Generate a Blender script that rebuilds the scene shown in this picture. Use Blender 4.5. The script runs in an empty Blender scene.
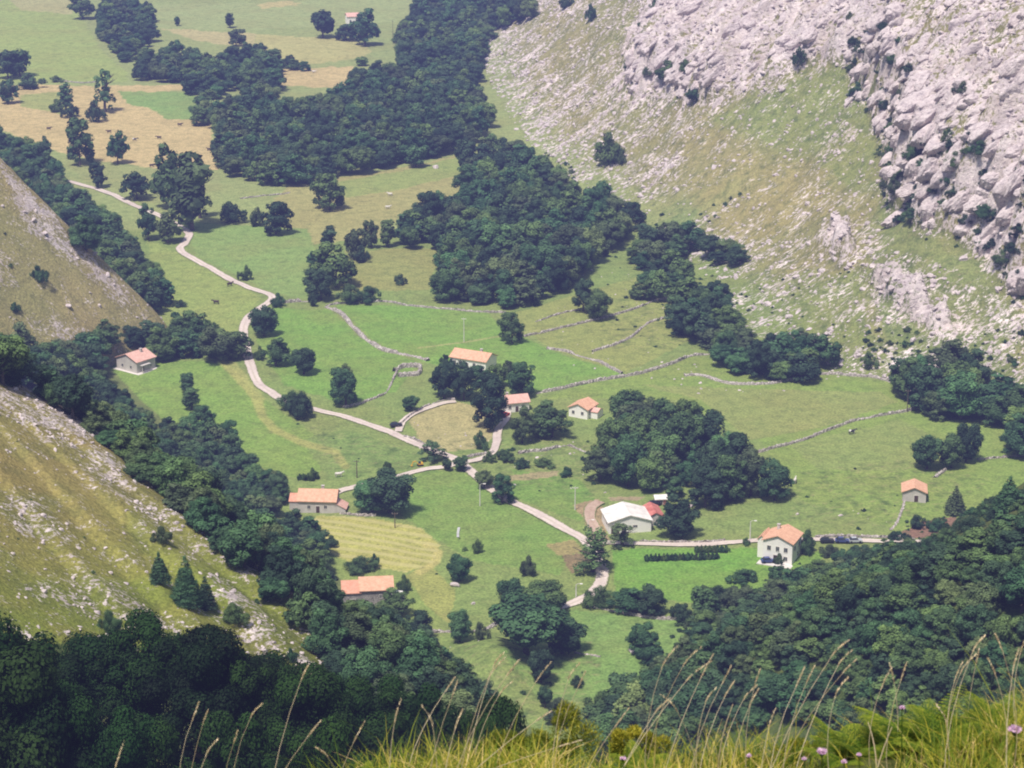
import bpy, bmesh, math, random
import numpy as np
from mathutils import Vector, Matrix
random.seed(7); RNG = np.random.default_rng(11)
D = bpy.data; SC = bpy.context.scene; COL = SC.collection
R = math.radians

# ------------------------------------------------------------------ camera
CAMZ, PITCH, F = 240.0, R(18.0), 2200.0
cp, sp = math.cos(PITCH), math.sin(PITCH)
cam = D.objects.new('camera', D.cameras.new('camera')); COL.objects.link(cam)
cam.location = (0, 0, CAMZ); cam.rotation_euler = (R(90) - PITCH, 0, 0)
cam.data.sensor_width = 36.0; cam.data.lens = F / 1024 * 36.0
cam.data.clip_start = 0.2; cam.data.clip_end = 12000
cam.data.dof.use_dof = True; cam.data.dof.focus_distance = 600; cam.data.dof.aperture_fstop = 14
SC.camera = cam

def ray(px, py):
    xc = (np.asarray(px, float) - 512) / F; yc = -(np.asarray(py, float) - 384) / F
    return np.stack([xc, cp + yc * sp, -sp + yc * cp], -1)
def P3(px, py, Y):                       # the world point seen along a line of sight at distance Y
    d = ray(px, py); t = Y / d[..., 1]
    return np.array([d[..., 0] * t, Y, CAMZ + d[..., 2] * t])
def FL(px, py, z=0.0):                   # the point of the level valley floor
    d = ray(px, py); t = (z - CAMZ) / d[..., 2]
    return (float(d[..., 0] * t), float(d[..., 1] * t))
def project(x, y, z):
    dz = z - CAMZ
    w = y * cp - dz * sp; v = y * sp + dz * cp
    w = np.where(w > 1e-3, w, 1e-3)
    return 512 + F * x / w, 384 - F * v / w

# ------------------------------------------------------------------ noise
def _h(ix, iy, s):
    n = (ix * 374761393 + iy * 668265263 + s * 1274126177) & 0xFFFFFFFF
    n = ((n ^ (n >> 13)) * 1274126177) & 0xFFFFFFFF
    return ((n ^ (n >> 16)) & 0xFFFF) / 65535.0
def vnoise(x, y, s=0):
    x = np.asarray(x, float); y = np.asarray(y, float)
    ix = np.floor(x).astype(np.int64); iy = np.floor(y).astype(np.int64)
    fx = x - ix; fy = y - iy
    fx = fx * fx * (3 - 2 * fx); fy = fy * fy * (3 - 2 * fy)
    a = _h(ix, iy, s); b = _h(ix + 1, iy, s); c = _h(ix, iy + 1, s); d = _h(ix + 1, iy + 1, s)
    return (a + (b - a) * fx) * (1 - fy) + (c + (d - c) * fx) * fy
def fbm(x, y, s=0, o=4):
    v = 0; a = .5; t = 0
    for k in range(o):
        v = v + a * vnoise(x, y, s + 17 * k); t += a; a *= .5; x = x * 2.03 + 11.3; y = y * 2.03 + 5.7
    return v / t
def sstep(a, b, x):
    t = np.clip((x - a) / (b - a), 0, 1); return t * t * (3 - 2 * t)

# ------------------------------------------------------------------ the lie of the land
def poly_near(X, Y, P):
    """nearest point of a polyline: distance, side (+ = to the right of its direction), height there, arc length, overrun"""
    best = np.full(X.shape, 1e18); side = np.zeros(X.shape); zz = np.zeros(X.shape); ss = np.zeros(X.shape)
    acc = 0.0
    for k in range(len(P) - 1):
        a = P[k]; b = P[k + 1]; dx = b[0] - a[0]; dy = b[1] - a[1]; L2 = dx * dx + dy * dy; L = math.sqrt(L2)
        t = np.clip(((X - a[0]) * dx + (Y - a[1]) * dy) / L2, 0, 1)
        ex = X - a[0] - t * dx; ey = Y - a[1] - t * dy; d2 = ex * ex + ey * ey
        m = d2 < best
        best = np.where(m, d2, best)
        cr = dx * (Y - a[1]) - dy * (X - a[0])
        side = np.where(m, -np.sign(cr), side)
        zz = np.where(m, a[2] + t * (b[2] - a[2]), zz)
        ss = np.where(m, acc + t * L, ss)
        acc += L
    ss = np.where(best > 0, ss, ss); b, a = P[-1], P[-2]; L = math.hypot(b[0] - a[0], b[1] - a[1])
    zz = zz - 1.1 * np.maximum(0, ((X - b[0]) * (b[0] - a[0]) + (Y - b[1]) * (b[1] - a[1])) / L)
    return np.sqrt(best), side, zz, ss
def crest(L, n=2):
    P = [np.array(P3(a, b, c)) for a, b, c in L]
    for _ in range(n):                   # rounded off, so that no crease runs down the flank
        Q = [P[0]]
        for a, b in zip(P[:-1], P[1:]): Q += [.75 * a + .25 * b, .25 * a + .75 * b]
        P = Q + [P[-1]]
    return [tuple(p) for p in P]
def flo(L): return [FL(a, b) + (0.0,) for a, b in L]

SPUR_A = crest([(-200, -37, 800), (154, 312, 800)], 0)
SPUR_B = crest([(-260, 262, 390), (-50, 358, 412), (70, 406, 432), (140, 478, 444), (207, 533, 455), (255, 570, 466), (305, 652, 480), (340, 692, 490), (372, 735, 498)])
SPUR_C = crest([(1300, 400, 385), (1150, 478, 395), (1024, 532, 405), (900, 586, 416), (800, 624, 427), (720, 656, 440), (660, 690, 450), (620, 740, 455)])
SPUR_D = crest([(-400, 752, 225), (0, 757, 228), (100, 758, 230), (220, 763, 234), (340, 775, 240), (480, 800, 246)])
RB = flo([(330, -85), (420, -40), (470, 20), (487, 75), (520, 140), (570, 178), (620, 216), (700, 268), (745, 330), (820, 368), (900, 384), (960, 400), (1024, 432), (1120, 480), (1300, 560)])
RB = [RB[0]] + RB[1:]
LB = [(140.0, 200.0, 0.0), (60, 360, 0), (8, 466, 0), (-21, 517, 0), (-64, 595, 0), (-112, 690, 0), (-156, 778, 0), (-205, 860, 0), (-300, 1100, 0), (-470, 1500, 0), (-700, 2400, 0)]
CLIFF2 = CLIFF1 = None

def wall_right(X, Y):
    d, s, _, _ = poly_near(X, Y, RB); s = -s
    return np.where(s > 0, d, 0.0), s * d
def features(X, Y):
    X = np.asarray(X, float); Y = np.asarray(Y, float)
    n1 = fbm(X / 70, Y / 70, 3, 3) - .5; n2 = fbm(X / 22, Y / 22, 9, 3) - .5; n3 = fbm(X / 7, Y / 7, 29, 3) - .5
    floor = 3.0 * n1 + 1.3 * n2 + .35 * n3
    floor = floor + 5.0 * np.exp(-(((X + 4) / 11) ** 2 + ((Y - 507) / 16) ** 2))          # the grassy hump below the big oak
    dr, sr = wall_right(X, Y)
    zr = .92 * dr * dr / (dr + 28.0) + (n1 * 16 + n2 * 5) * sstep(5, 60, dr) + n3 * 1.6 * sstep(5, 40, dr)
    dl, sl, _, _ = poly_near(X, Y, LB)
    dl = np.where(sl < 0, dl, 0.0)
    zl = .62 * dl * dl / (dl + 14.0) + (n1 * 8 + n2 * 3) * sstep(3, 30, dl)
    out = [floor, floor + zr, floor + zl]
    for P, near, far, rnd in ((SPUR_A, .50, .75, 4.), (SPUR_B, .27, .70, 3.), (SPUR_C, .10, .55, 4.), (SPUR_D, .50, .55, 3.)):
        d, s, z, _ = poly_near(X, Y, P)
        de = np.sqrt(d * d + rnd * rnd) - rnd
        amp = sstep(0, 12, d)
        out.append(z - np.where(s > 0, near, far) * de + (n1 * 3.5 + n2 * 1.5) * amp + n3 * .7)
    r = np.sqrt(X * X + Y * Y)
    out.append(236.0 - .57 * r - 1.2 * sstep(2, 10, r) + n2 * 1.2 * sstep(20, 60, r))
    return out, dr, sr
def H0(X, Y):
    f, dr, sr = features(X, Y)
    f = np.stack(f, 0); z = f.max(0); fid = f.argmax(0)
    fid = np.where((fid == 0) & (sr > 0), 1, fid)
    return z, fid, dr
def march(px, py, fn, n=340, y0=150., y1=2300.):
    d = ray(px, py); d = d / d[..., 1:2]
    ys = np.geomspace(y0, y1, n)
    X = d[..., 0:1] * ys; Z = CAMZ + d[..., 2:3] * ys; Yb = np.broadcast_to(ys, X.shape)
    g = (H0 if fn is H0 else H)(X, Yb)[0]; hit = Z < g
    k = np.where(hit.any(-1), hit.argmax(-1), n - 1); k = np.maximum(k, 1)
    lo = ys[np.maximum(k - 2, 0)]; hi = ys[np.minimum(k + 1, n - 1)]
    for _ in range(13):
        mid = (lo + hi) / 2; zz = CAMZ + d[..., 2] * mid
        below = zz < fn(d[..., 0] * mid, mid)[0]
        hi = np.where(below, mid, hi); lo = np.where(below, lo, mid)
    return np.stack([d[..., 0] * hi, hi, CAMZ + d[..., 2] * hi], -1)
def cast0(L):
    a = np.array(L, float); return [tuple(p) for p in march(a[:, 0], a[:, 1], H0)]
CLIFF2 = cast0([(852, 60), (858, 95), (882, 128), (888, 165), (888, 195), (915, 222), (960, 238), (1000, 262), (1018, 300), (1060, 330)])
CLIFF1 = cast0([(618, 84), (640, 90), (668, 88), (690, 100), (715, 106)])
def steps(X, Y):
    add = 0
    for P, hgt, run, back in ((CLIFF2, 22., 9., 170.), (CLIFF1, 10., 5., 45.)):
        xa = min(p[0] for p in P) - 200; xb = max(p[0] for p in P) + 200
        d, s, _, arc = poly_near(X, Y, P)
        L = sum(math.dist(P[k][:2], P[k + 1][:2]) for k in range(len(P) - 1))
        tap = sstep(0, .12 * L, arc) * (1 - sstep(.9 * L, L, arc)) if P is CLIFF1 else sstep(0, .12 * L, arc)
        sd = -s * d + 7 * (fbm(X / 9, Y / 9, 77, 3) - .5)
        add = add + hgt * sstep(0, run, sd) * (1 - sstep(run, back, sd)) * tap
    return add
def H(X, Y):
    z, fid, dr = H0(X, Y)
    return z + np.where(fid == 1, steps(X, Y), 0), fid, dr
def cast(L):
    a = np.array(L, float).reshape(-1, 2)
    return march(a[:, 0], a[:, 1], HR)
def gz(x, y):
    return float(HR(np.array([x]), np.array([y]))[0][0])

# ------------------------------------------------------------------ painting the land (fields, rock cover)
def inpoly(px, py, poly):
    r = np.zeros(px.shape, bool); j = len(poly) - 1
    for i in range(len(poly)):
        xi, yi = poly[i]; xj, yj = poly[j]
        if yi != yj:
            r ^= ((yi > py) != (yj > py)) & (px < (xj - xi) * (py - yi) / (yj - yi) + xi)
        j = i
    return r
ROCK_R = [
 (.52, [(470, 20), (530, -20), (1100, -20), (1100, 470), (900, 390), (745, 340), (700, 268), (560, 170), (487, 90)]),
 (.62, [(478, 50), (530, -20), (660, -20), (700, 90), (700, 125), (760, 120), (650, 190), (560, 168), (500, 110)]),
 (.46, [(540, 20), (640, -10), (625, 60), (600, 95), (540, 60)]),
 (1.0, [(620, 90), (655, -20), (1100, -20), (1100, 330), (1010, 290), (985, 262), (930, 235), (892, 210), (885, 150), (855, 60), (822, 66), (770, 85), (715, 104)]),
 (.80, [(870, -20), (1100, -20), (1100, 60), (960, 70), (890, 60)]),
 (.36, [(700, 125), (770, 95), (822, 70), (850, 62), (884, 150), (884, 215), (840, 235), (760, 250), (700, 205), (660, 200)]),
 (.10, [(640, 210), (740, 175), (748, 185), (690, 225), (650, 235)]),
 (.50, [(815, 135), (850, 115), (855, 140), (825, 165)]),
 (.50, [(785, 200), (825, 165), (830, 200), (795, 225)]),
 (.96, [(828, 225), (850, 218), (855, 232), (850, 255), (840, 258), (830, 240)]),
 (.75, [(838, 255), (865, 255), (850, 275), (836, 272)]),
 (.98, [(868, 283), (890, 276), (912, 278), (922, 305), (945, 315), (957, 327), (940, 332), (905, 327), (893, 312), (880, 292)]),
 (.44, [(700, 255), (860, 270), (890, 320), (900, 350), (800, 350), (740, 330)]),
 (.58, [(900, 250), (1010, 270), (1024, 330), (1000, 345), (930, 300)]),
 (.12, [(880, 200), (920, 228), (990, 262), (1000, 290), (930, 262), (880, 240)]),
 (.45, [(680, 370), (760, 382), (850, 374), (895, 380), (880, 390), (760, 392), (690, 385)])]
ROCK_A = [(.30, [(-300, 0), (300, 0), (300, 500), (-300, 500)]),
 (.88, [(-10, 140), (10, 168), (42, 200), (86, 244), (128, 288), (156, 316), (120, 304), (76, 268), (38, 236), (14, 205)]),
 (.70, [(35, 318), (60, 308), (82, 328), (60, 338), (42, 334)]), (.75, [(-20, 240), (12, 255), (16, 280), (-20, 285)]), (.5, [(100, 300), (140, 300), (145, 310), (110, 312)]), (.4, [(-40, 175), (10, 178), (20, 200), (-20, 205)])]
ROCK_B = [(.36, [(-300, 200), (500, 200), (500, 800), (-300, 800)]),
 (.80, [(-40, 370), (12, 382), (50, 398), (105, 432), (108, 450), (85, 447), (45, 428), (-20, 398)]),
 (.60, [(30, 415), (110, 445), (130, 480), (190, 525), (262, 572), (280, 600), (262, 596), (190, 548), (150, 522), (90, 478), (55, 450)]),
 (.22, [(20, 440), (80, 485), (130, 520), (110, 530), (60, 510), (10, 470)]),
 (.74, [(200, 574), (225, 585), (258, 616), (310, 656), (345, 690), (330, 690), (290, 664), (240, 632), (215, 604)]),
 (.62, [(40, 575), (120, 590), (230, 650), (200, 660), (100, 615), (60, 600)]),
 (.62, [(0, 490), (70, 530), (70, 560), (10, 530)]), (.0, [(-80, 655), (110, 640), (210, 668), (318, 712), (340, 800), (-80, 800)])]
GREEN, BRIGHT, PALE, OLIVE, TAN = (.14, .19, .050), (.128, .212, .048), (.21, .245, .080), (.195, .195, .070), (.37, .275, .145)
FIELDS = [
 ((.150, .190, .062), [(-100, 300), (1200, 300), (1200, 900), (-100, 900)]),
 ((.20, .225, .090), [(-100, -50), (700, -50), (700, 230), (-100, 230)]),
 (PALE, [(-50, -30), (75, 5), (100, 48), (128, 74), (126, 82), (-50, 84)]),
 ((.27, .25, .12), [(-20, -30), (75, -30), (72, 14), (20, 10)]),
 ((.22, .245, .105), [(135, 5), (300, 2), (430, -30), (430, 0), (395, 22), (256, 30), (160, 28)]),
 ((.32, .27, .14), [(160, 28), (256, 34), (256, 48), (200, 42)]), ((.33, .275, .13), [(256, 5), (285, 0), (305, 4), (262, 9)]),
 ((.30, .27, .12), [(256, 34), (360, 40), (372, 52), (360, 58), (300, 66), (258, 50)]),
 (TAN, [(275, 70), (352, 66), (346, 88), (280, 86)]),
 (TAN, [(-50, 92), (20, 84), (100, 86), (190, 84), (196, 91), (130, 92), (165, 118), (210, 121), (217, 170), (160, 168), (90, 160), (60, 152), (0, 130), (-50, 120)]),
 ((.22, .23, .085), [(20, 95), (60, 92), (80, 118), (20, 106)]),
 ((.15, .22, .070), [(118, 91), (190, 92), (218, 110), (206, 121), (165, 118), (148, 108), (128, 104)]),
 ((.20, .215, .09), [(60, 158), (160, 168), (217, 172), (220, 190), (140, 205), (90, 185)]),
 ((.245, .22, .095), [(290, 185), (400, 168), (472, 152), (472, 190), (400, 215), (380, 238), (300, 245), (268, 205)]),
 ((.19, .22, .075), [(330, 183), (415, 168), (472, 154), (470, 172), (400, 190), (320, 200)]),
 (OLIVE, [(345, 250), (440, 248), (430, 290), (345, 290)]),
 ((.155, .215, .070), [(182, 222), (308, 228), (318, 262), (310, 300), (272, 292), (196, 256)]),
 ((.19, .225, .070), [(148, 240), (178, 252), (262, 298), (245, 320), (242, 348), (160, 320)]),
 (BRIGHT, [(272, 308), (332, 310), (352, 330), (380, 350), (420, 362), (395, 392), (345, 405), (285, 385), (256, 340)]),
 (BRIGHT, [(333, 304), (480, 309), (512, 330), (550, 350), (625, 374), (600, 383), (545, 392), (430, 364), (385, 348), (355, 324)]),
 ((.19, .205, .068), [(505, 315), (660, 270), (690, 340), (625, 374), (550, 348)]),
 ((.155, .205, .055), [(540, 398), (690, 356), (900, 384), (1024, 432), (1100, 480), (1100, 540), (900, 530), (800, 500), (760, 440), (680, 400)]),
 ((.18, .20, .070), [(640, 385), (880, 392), (900, 402), (820, 428), (750, 440), (700, 400)]),
 ((.165, .20, .066), [(790, 445), (900, 420), (980, 460), (900, 470), (820, 470)]),
 ((.14, .21, .050), [(104, 358), (222, 362), (262, 398), (325, 442), (342, 462), (300, 480), (225, 455), (170, 425), (120, 390)]),
 ((.135, .185, .058), [(300, 440), (345, 428), (430, 460), (400, 474), (330, 480)]),
 ((.125, .198, .050), [(400, 470), (470, 472), (510, 505), (580, 540), (560, 575), (470, 560), (400, 515)]),
 ((.29, .27, .085), [(316, 515), (370, 517), (422, 528), (440, 545), (432, 566), (405, 572), (340, 560), (305, 535)]),
 ((.16, .20, .06), [(310, 550), (350, 562), (405, 572), (440, 600), (440, 640), (400, 620), (330, 600)]),
 ((.215, .215, .07), [(405, 575), (432, 566), (455, 590), (450, 625), (430, 610)]),
 ((.29, .245, .125), [(408, 418), (430, 406), (452, 402), (490, 408), (497, 430), (484, 448), (440, 452), (420, 440)]),
 ((.112, .215, .040), [(612, 549), (757, 548), (800, 556), (835, 546), (812, 568), (780, 585), (700, 604), (616, 596)]),
 ((.12, .20, .048), [(512, 470), (580, 480), (600, 505), (580, 520), (545, 510), (512, 495)]),
 ((.13, .20, .06), [(570, 610), (700, 622), (690, 645), (600, 700), (540, 700), (500, 650)]),
 ((.165, .088, .072), [(897, 534), (918, 522), (955, 516), (958, 520), (940, 534), (915, 539), (897, 539)]),
 ((.16, .11, .075), [(562, 555), (590, 553), (596, 568), (572, 574)]),
 ((.25, .175, .115), [(572, 505), (600, 499), (604, 515), (606, 532), (612, 543), (600, 545), (590, 534), (584, 518)]),
 ((.25, .19, .13), [(608, 497), (645, 497), (636, 502), (610, 501)]),
 ((.22, .18, .085), [(545, 545), (575, 540), (585, 552), (560, 556)]),
 ((.25, .20, .12), [(478, 480), (560, 470), (558, 476), (480, 486)]),
]
ROADS = {
 'road': (2.8, [(66, 181), (85, 186), (105, 192), (125, 201), (145, 210), (162, 217), (180, 227), (189, 234), (185, 243), (180, 249), (190, 257), (212, 269), (235, 282), (256, 290), (268, 294), (272, 299), (261, 308), (249, 317), (244, 327), (245, 342), (250, 364), (256, 380), (264, 388), (281, 399), (313, 409), (338, 415), (363, 423), (381, 429), (396, 435), (416, 444), (431, 450), (453, 458), (468, 469), (476, 476), (491, 489), (506, 499), (537, 514), (562, 528), (581, 538), (590, 548), (597, 560), (602, 572), (599, 586), (588, 596), (572, 604), (556, 608), (540, 614)]),
 'side_road': (2.6, [(457, 463), (446, 467), (428, 469), (411, 473), (396, 477), (380, 481), (363, 485), (341, 491), (331, 496)]),
 'farm_road': (2.4, [(590, 543), (612, 543), (637, 544), (687, 545), (727, 543), (757, 541), (790, 540), (830, 540), (863, 541), (900, 542), (928, 542)]),
 'lane': (2.2, [(398, 432), (402, 423), (410, 416), (426, 409), (441, 404), (456, 402)]),
 'drive': (2.4, [(508, 407), (506, 419), (498, 431), (496, 445), (490, 455), (478, 460), (462, 463)]),
 'barn_track': (3.0, [(592, 545), (598, 540), (596, 530), (590, 518), (591, 508), (600, 502)]),
}
# ------------------------------------------------------------------ relief of bare rock, roads pressed into the ground
def rock_cover(px, py, fid, X, Y):
    r = np.zeros(px.shape); n = 3
    for q in range(n):
        jx = px + 34 * (fbm(X / 16, Y / 16, 51 + 9 * q, 3) - .5) + (q - 1) * 5; jy = py + 30 * (fbm(X / 16, Y / 16, 52 + 9 * q, 3) - .5)
        rq = np.zeros(px.shape)
        for f, polys in ((1, ROCK_R), (3, ROCK_A), (4, ROCK_B)):
            F_ = fid == f
            if not F_.any(): continue
            for v, poly in polys:
                m = F_ & inpoly(jx, jy, poly); rq[m] = v
        r += rq / n
    return np.where(fid == 1, r * np.clip(.45 + 1.25 * fbm(X / 24 + 9, Y / 24, 55, 3), 0, 1.08), r)
def strata_uv(X, Y, fid):
    u = .95 * X + .30 * Y; v = -.30 * X + .95 * Y
    ub = .62 * X + .78 * Y; vb = -.78 * X + .62 * Y
    u = np.where(fid == 4, ub, u); v = np.where(fid == 4, vb, v)
    return np.where(fid == 3, .9 * X + .3 * Y, u), np.where(fid == 3, .9 * Y - .3 * X, v)
def crag(u, v): return 1 - np.abs(2 * fbm(u / 36 + 4, v / 13, 93, 4) - 1)
def HR(X, Y):                            # the land as built
    z, fid, dr = H(X, Y)
    px, py = project(X, Y, z)
    rc = rock_cover(px, py, fid, X, Y)
    rc0 = rc; u, v = strata_uv(X, Y, fid)
    far = np.clip(Y / 800., .5, 1.4)
    n = fbm(u / 9, v / 3.6, 5, 4)
    rid = 1 - np.abs(2 * fbm(u / 26, v / 9, 91, 4) - 1)
    z = z + rc * far * (3.4 * (n - .5) + np.where(fid == 1, 8.5, 1.2) * (rid - .6) * sstep(.35, .95, rc))
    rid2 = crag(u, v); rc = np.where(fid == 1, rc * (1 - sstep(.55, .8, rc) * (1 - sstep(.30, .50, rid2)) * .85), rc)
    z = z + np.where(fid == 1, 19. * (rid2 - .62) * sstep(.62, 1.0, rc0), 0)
    return z, fid, rc

def mat(name):
    m = D.materials.new(name); m.use_nodes = True; m.node_tree.nodes.clear(); return m, m.node_tree.nodes, m.node_tree.links
class NT:
    """small helper to write node trees"""
    def __init__(s, m): s.n, s.l = m.node_tree.nodes, m.node_tree.links
    def __call__(s, typ, ins=None, **kw):
        nd = s.n.new('ShaderNode' + typ)
        for k, v in kw.items(): setattr(nd, k, v)
        for k, v in (ins or {}).items():
            if isinstance(v, bpy.types.NodeSocket): s.l.new(v, nd.inputs[k])
            else: nd.inputs[k].default_value = v
        return nd
    def mix(s, f, a, b, mode='MIX'):
        nd = s.n.new('ShaderNodeMix'); nd.data_type = 'RGBA'; nd.blend_type = mode
        for k, v in ((0, f), (6, a), (7, b)):
            if isinstance(v, bpy.types.NodeSocket): s.l.new(v, nd.inputs[k])
            else: nd.inputs[k].default_value = v if k == 0 else tuple(v) + (1,) * (4 - len(v))
        return nd.outputs[2]
    def math(s, op, a, b=0.0, c=0.0, clamp=False):
        nd = s.n.new('ShaderNodeMath'); nd.operation = op; nd.use_clamp = clamp
        for k, v in enumerate((a, b, c)):
            if isinstance(v, bpy.types.NodeSocket): s.l.new(v, nd.inputs[k])
            else: nd.inputs[k].default_value = v
        return nd.outputs[0]
    def ramp(s, f, stops):
        nd = s.n.new('ShaderNodeValToRGB'); s.l.new(f, nd.inputs[0]); e = nd.color_ramp.elements
        while len(e) < len(stops): e.new(.5)
        for k, (p, c) in enumerate(stops):
            e[k].position = p; e[k].color = tuple(c) + (1,) if len(c) == 3 else c
        return nd.outputs[0]
    def noise(s, vec, scale, detail=4, rough=.55):
        nd = s('TexNoise', {'Vector': vec, 'Scale': scale, 'Detail': detail, 'Roughness': rough}); return nd.outputs[0]
    def out(s, sh, vol=None):
        o = s.n.new('ShaderNodeOutputMaterial'); s.l.new(sh, o.inputs[0])
        return o

def ground_material():
    m, _, _ = mat('ground'); t = NT(m)
    co = t('TexCoord').outputs['Object']
    tint = t('Attribute', attribute_name='tint').outputs['Color']
    rock = t('Attribute', attribute_name='rock').outputs['Fac']
    st = t('Attribute', attribute_name='strata').outputs['Vector']
    hay = t('Attribute', attribute_name='hay').outputs['Fac']
    rough = t('Attribute', attribute_name='rough').outputs['Fac']
    a = t.noise(co, .035, 5, .6); b = t.noise(co, .22, 4, .65); c = t.noise(co, 1.3, 3, .7)
    # grass: the field's own colour, patchy in tone and in dryness
    tint = t.mix(1.0, tint, (1.38, 1.47, 1.36), 'MULTIPLY')
    g = t.mix(t.math('MULTIPLY', t.ramp(a, [(.40, (0, 0, 0)), (.68, (1, 1, 1))]), .28), tint, (.26, .215, .082), 'MIX')
    g = t.mix(t.math('MULTIPLY', t.ramp(b, [(.45, (0, 0, 0)), (.70, (1, 1, 1))]), t.math('MULTIPLY_ADD', rough, .75, .22)), g, (.055, .095, .032))
    g = t.mix(1.0, g, t.ramp(c, [(.28, (.55, .56, .58)), (.72, (1.38, 1.36, 1.30))]), 'MULTIPLY')
    g = t.mix(t.math('MULTIPLY', t.ramp(t.noise(st, .5, 4, .7), [(.52, (0, 0, 0)), (.70, (1, 1, 1))]), t.math('MULTIPLY', rough, .6)), g, (.36, .30, .16))
    # mown swaths
    w = t('TexWave', {'Vector': t('Attribute', attribute_name='swath').outputs['Vector'], 'Scale': .072, 'Distortion': 3.4, 'Detail': 3, 'Detail Scale': .6})
    g = t.mix(t.math('MULTIPLY', t.ramp(w.outputs['Fac'], [(.35, (0, 0, 0)), (.75, (1, 1, 1))]), t.math('MULTIPLY', hay, .6)), g, (.46, .42, .19))
    # limestone showing through
    n1 = t.noise(st, .55, 5, .75); n2 = t.noise(st, .085, 3, .6)
    n = t.math('ADD', t.math('MULTIPLY', n1, .7), t.math('MULTIPLY', n2, .3))
    thr = t.math('MULTIPLY_ADD', rock, -.205, .632)
    k = t.math('MULTIPLY', t.math('MULTIPLY', t.math('SUBTRACT', n, thr), 18.0, clamp=True), t.math('MULTIPLY', rock, 12.0, clamp=True))
    rc = t.ramp(t.noise(st, .9, 6, .7), [(.28, (.24, .20, .23)), (.43, (.74, .64, .63)), (.62, (.96, .86, .83))])
    rc = t.mix(t.math('MULTIPLY', t.ramp(t.noise(st, .11, 4, .7), [(.42, (1, 1, 1)), (.56, (0, 0, 0))]), .42), rc, (.34, .29, .32))
    rc = t.mix(t.math('MULTIPLY', t.ramp(t.noise(co, .06, 3), [(.45, (0, 0, 0)), (.65, (1, 1, 1))]), .35), rc, (.42, .33, .26))
    base = t.mix(k, g, rc)
    bs = t('Bump', {'Height': t.math('ADD', t.math('MULTIPLY', n1, t.math('MULTIPLY_ADD', rock, 2.2, .25)), t.math('MULTIPLY', c, .25)), 'Strength': .75, 'Distance': 1.2})
    p = t('BsdfPrincipled', {'Base Color': base, 'Roughness': .95, 'Specular IOR Level': .12, 'Normal': bs.outputs[0]})
    t.out(p.outputs[0]); return m

def mesh_from(name, V, Fq, smooth=False):
    """fast mesh from arrays: V (n,3), Fq (m,3 or 4)"""
    me = D.meshes.new(name); V = np.ascontiguousarray(V, np.float32); Fq = np.ascontiguousarray(Fq, np.int32)
    k = Fq.shape[1]
    me.vertices.add(len(V)); me.vertices.foreach_set('co', V.ravel())
    me.loops.add(Fq.size); me.loops.foreach_set('vertex_index', Fq.ravel())
    me.polygons.add(len(Fq)); me.polygons.foreach_set('loop_start', np.arange(0, Fq.size, k, dtype=np.int32))
    me.polygons.foreach_set('use_smooth', np.full(len(Fq), smooth))
    me.update(calc_edges=True); me.validate(); return me
def obj(name, me, m=None, parent=None, **kw):
    o = D.objects.new(name, me); COL.objects.link(o)
    if m is not None and not me.materials: me.materials.append(m)
    if parent: o.parent = parent
    for k, v in kw.items():
        if v is not None: o[k] = v
    return o
def attr(me, name, typ, data, dom='POINT'):
    a = me.attributes.new(name, typ, dom)
    a.data.foreach_set({'FLOAT': 'value', 'FLOAT_VECTOR': 'vector', 'FLOAT_COLOR': 'color', 'INT': 'value'}[typ], np.ascontiguousarray(data, np.int32 if typ == 'INT' else np.float32).ravel())

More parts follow.
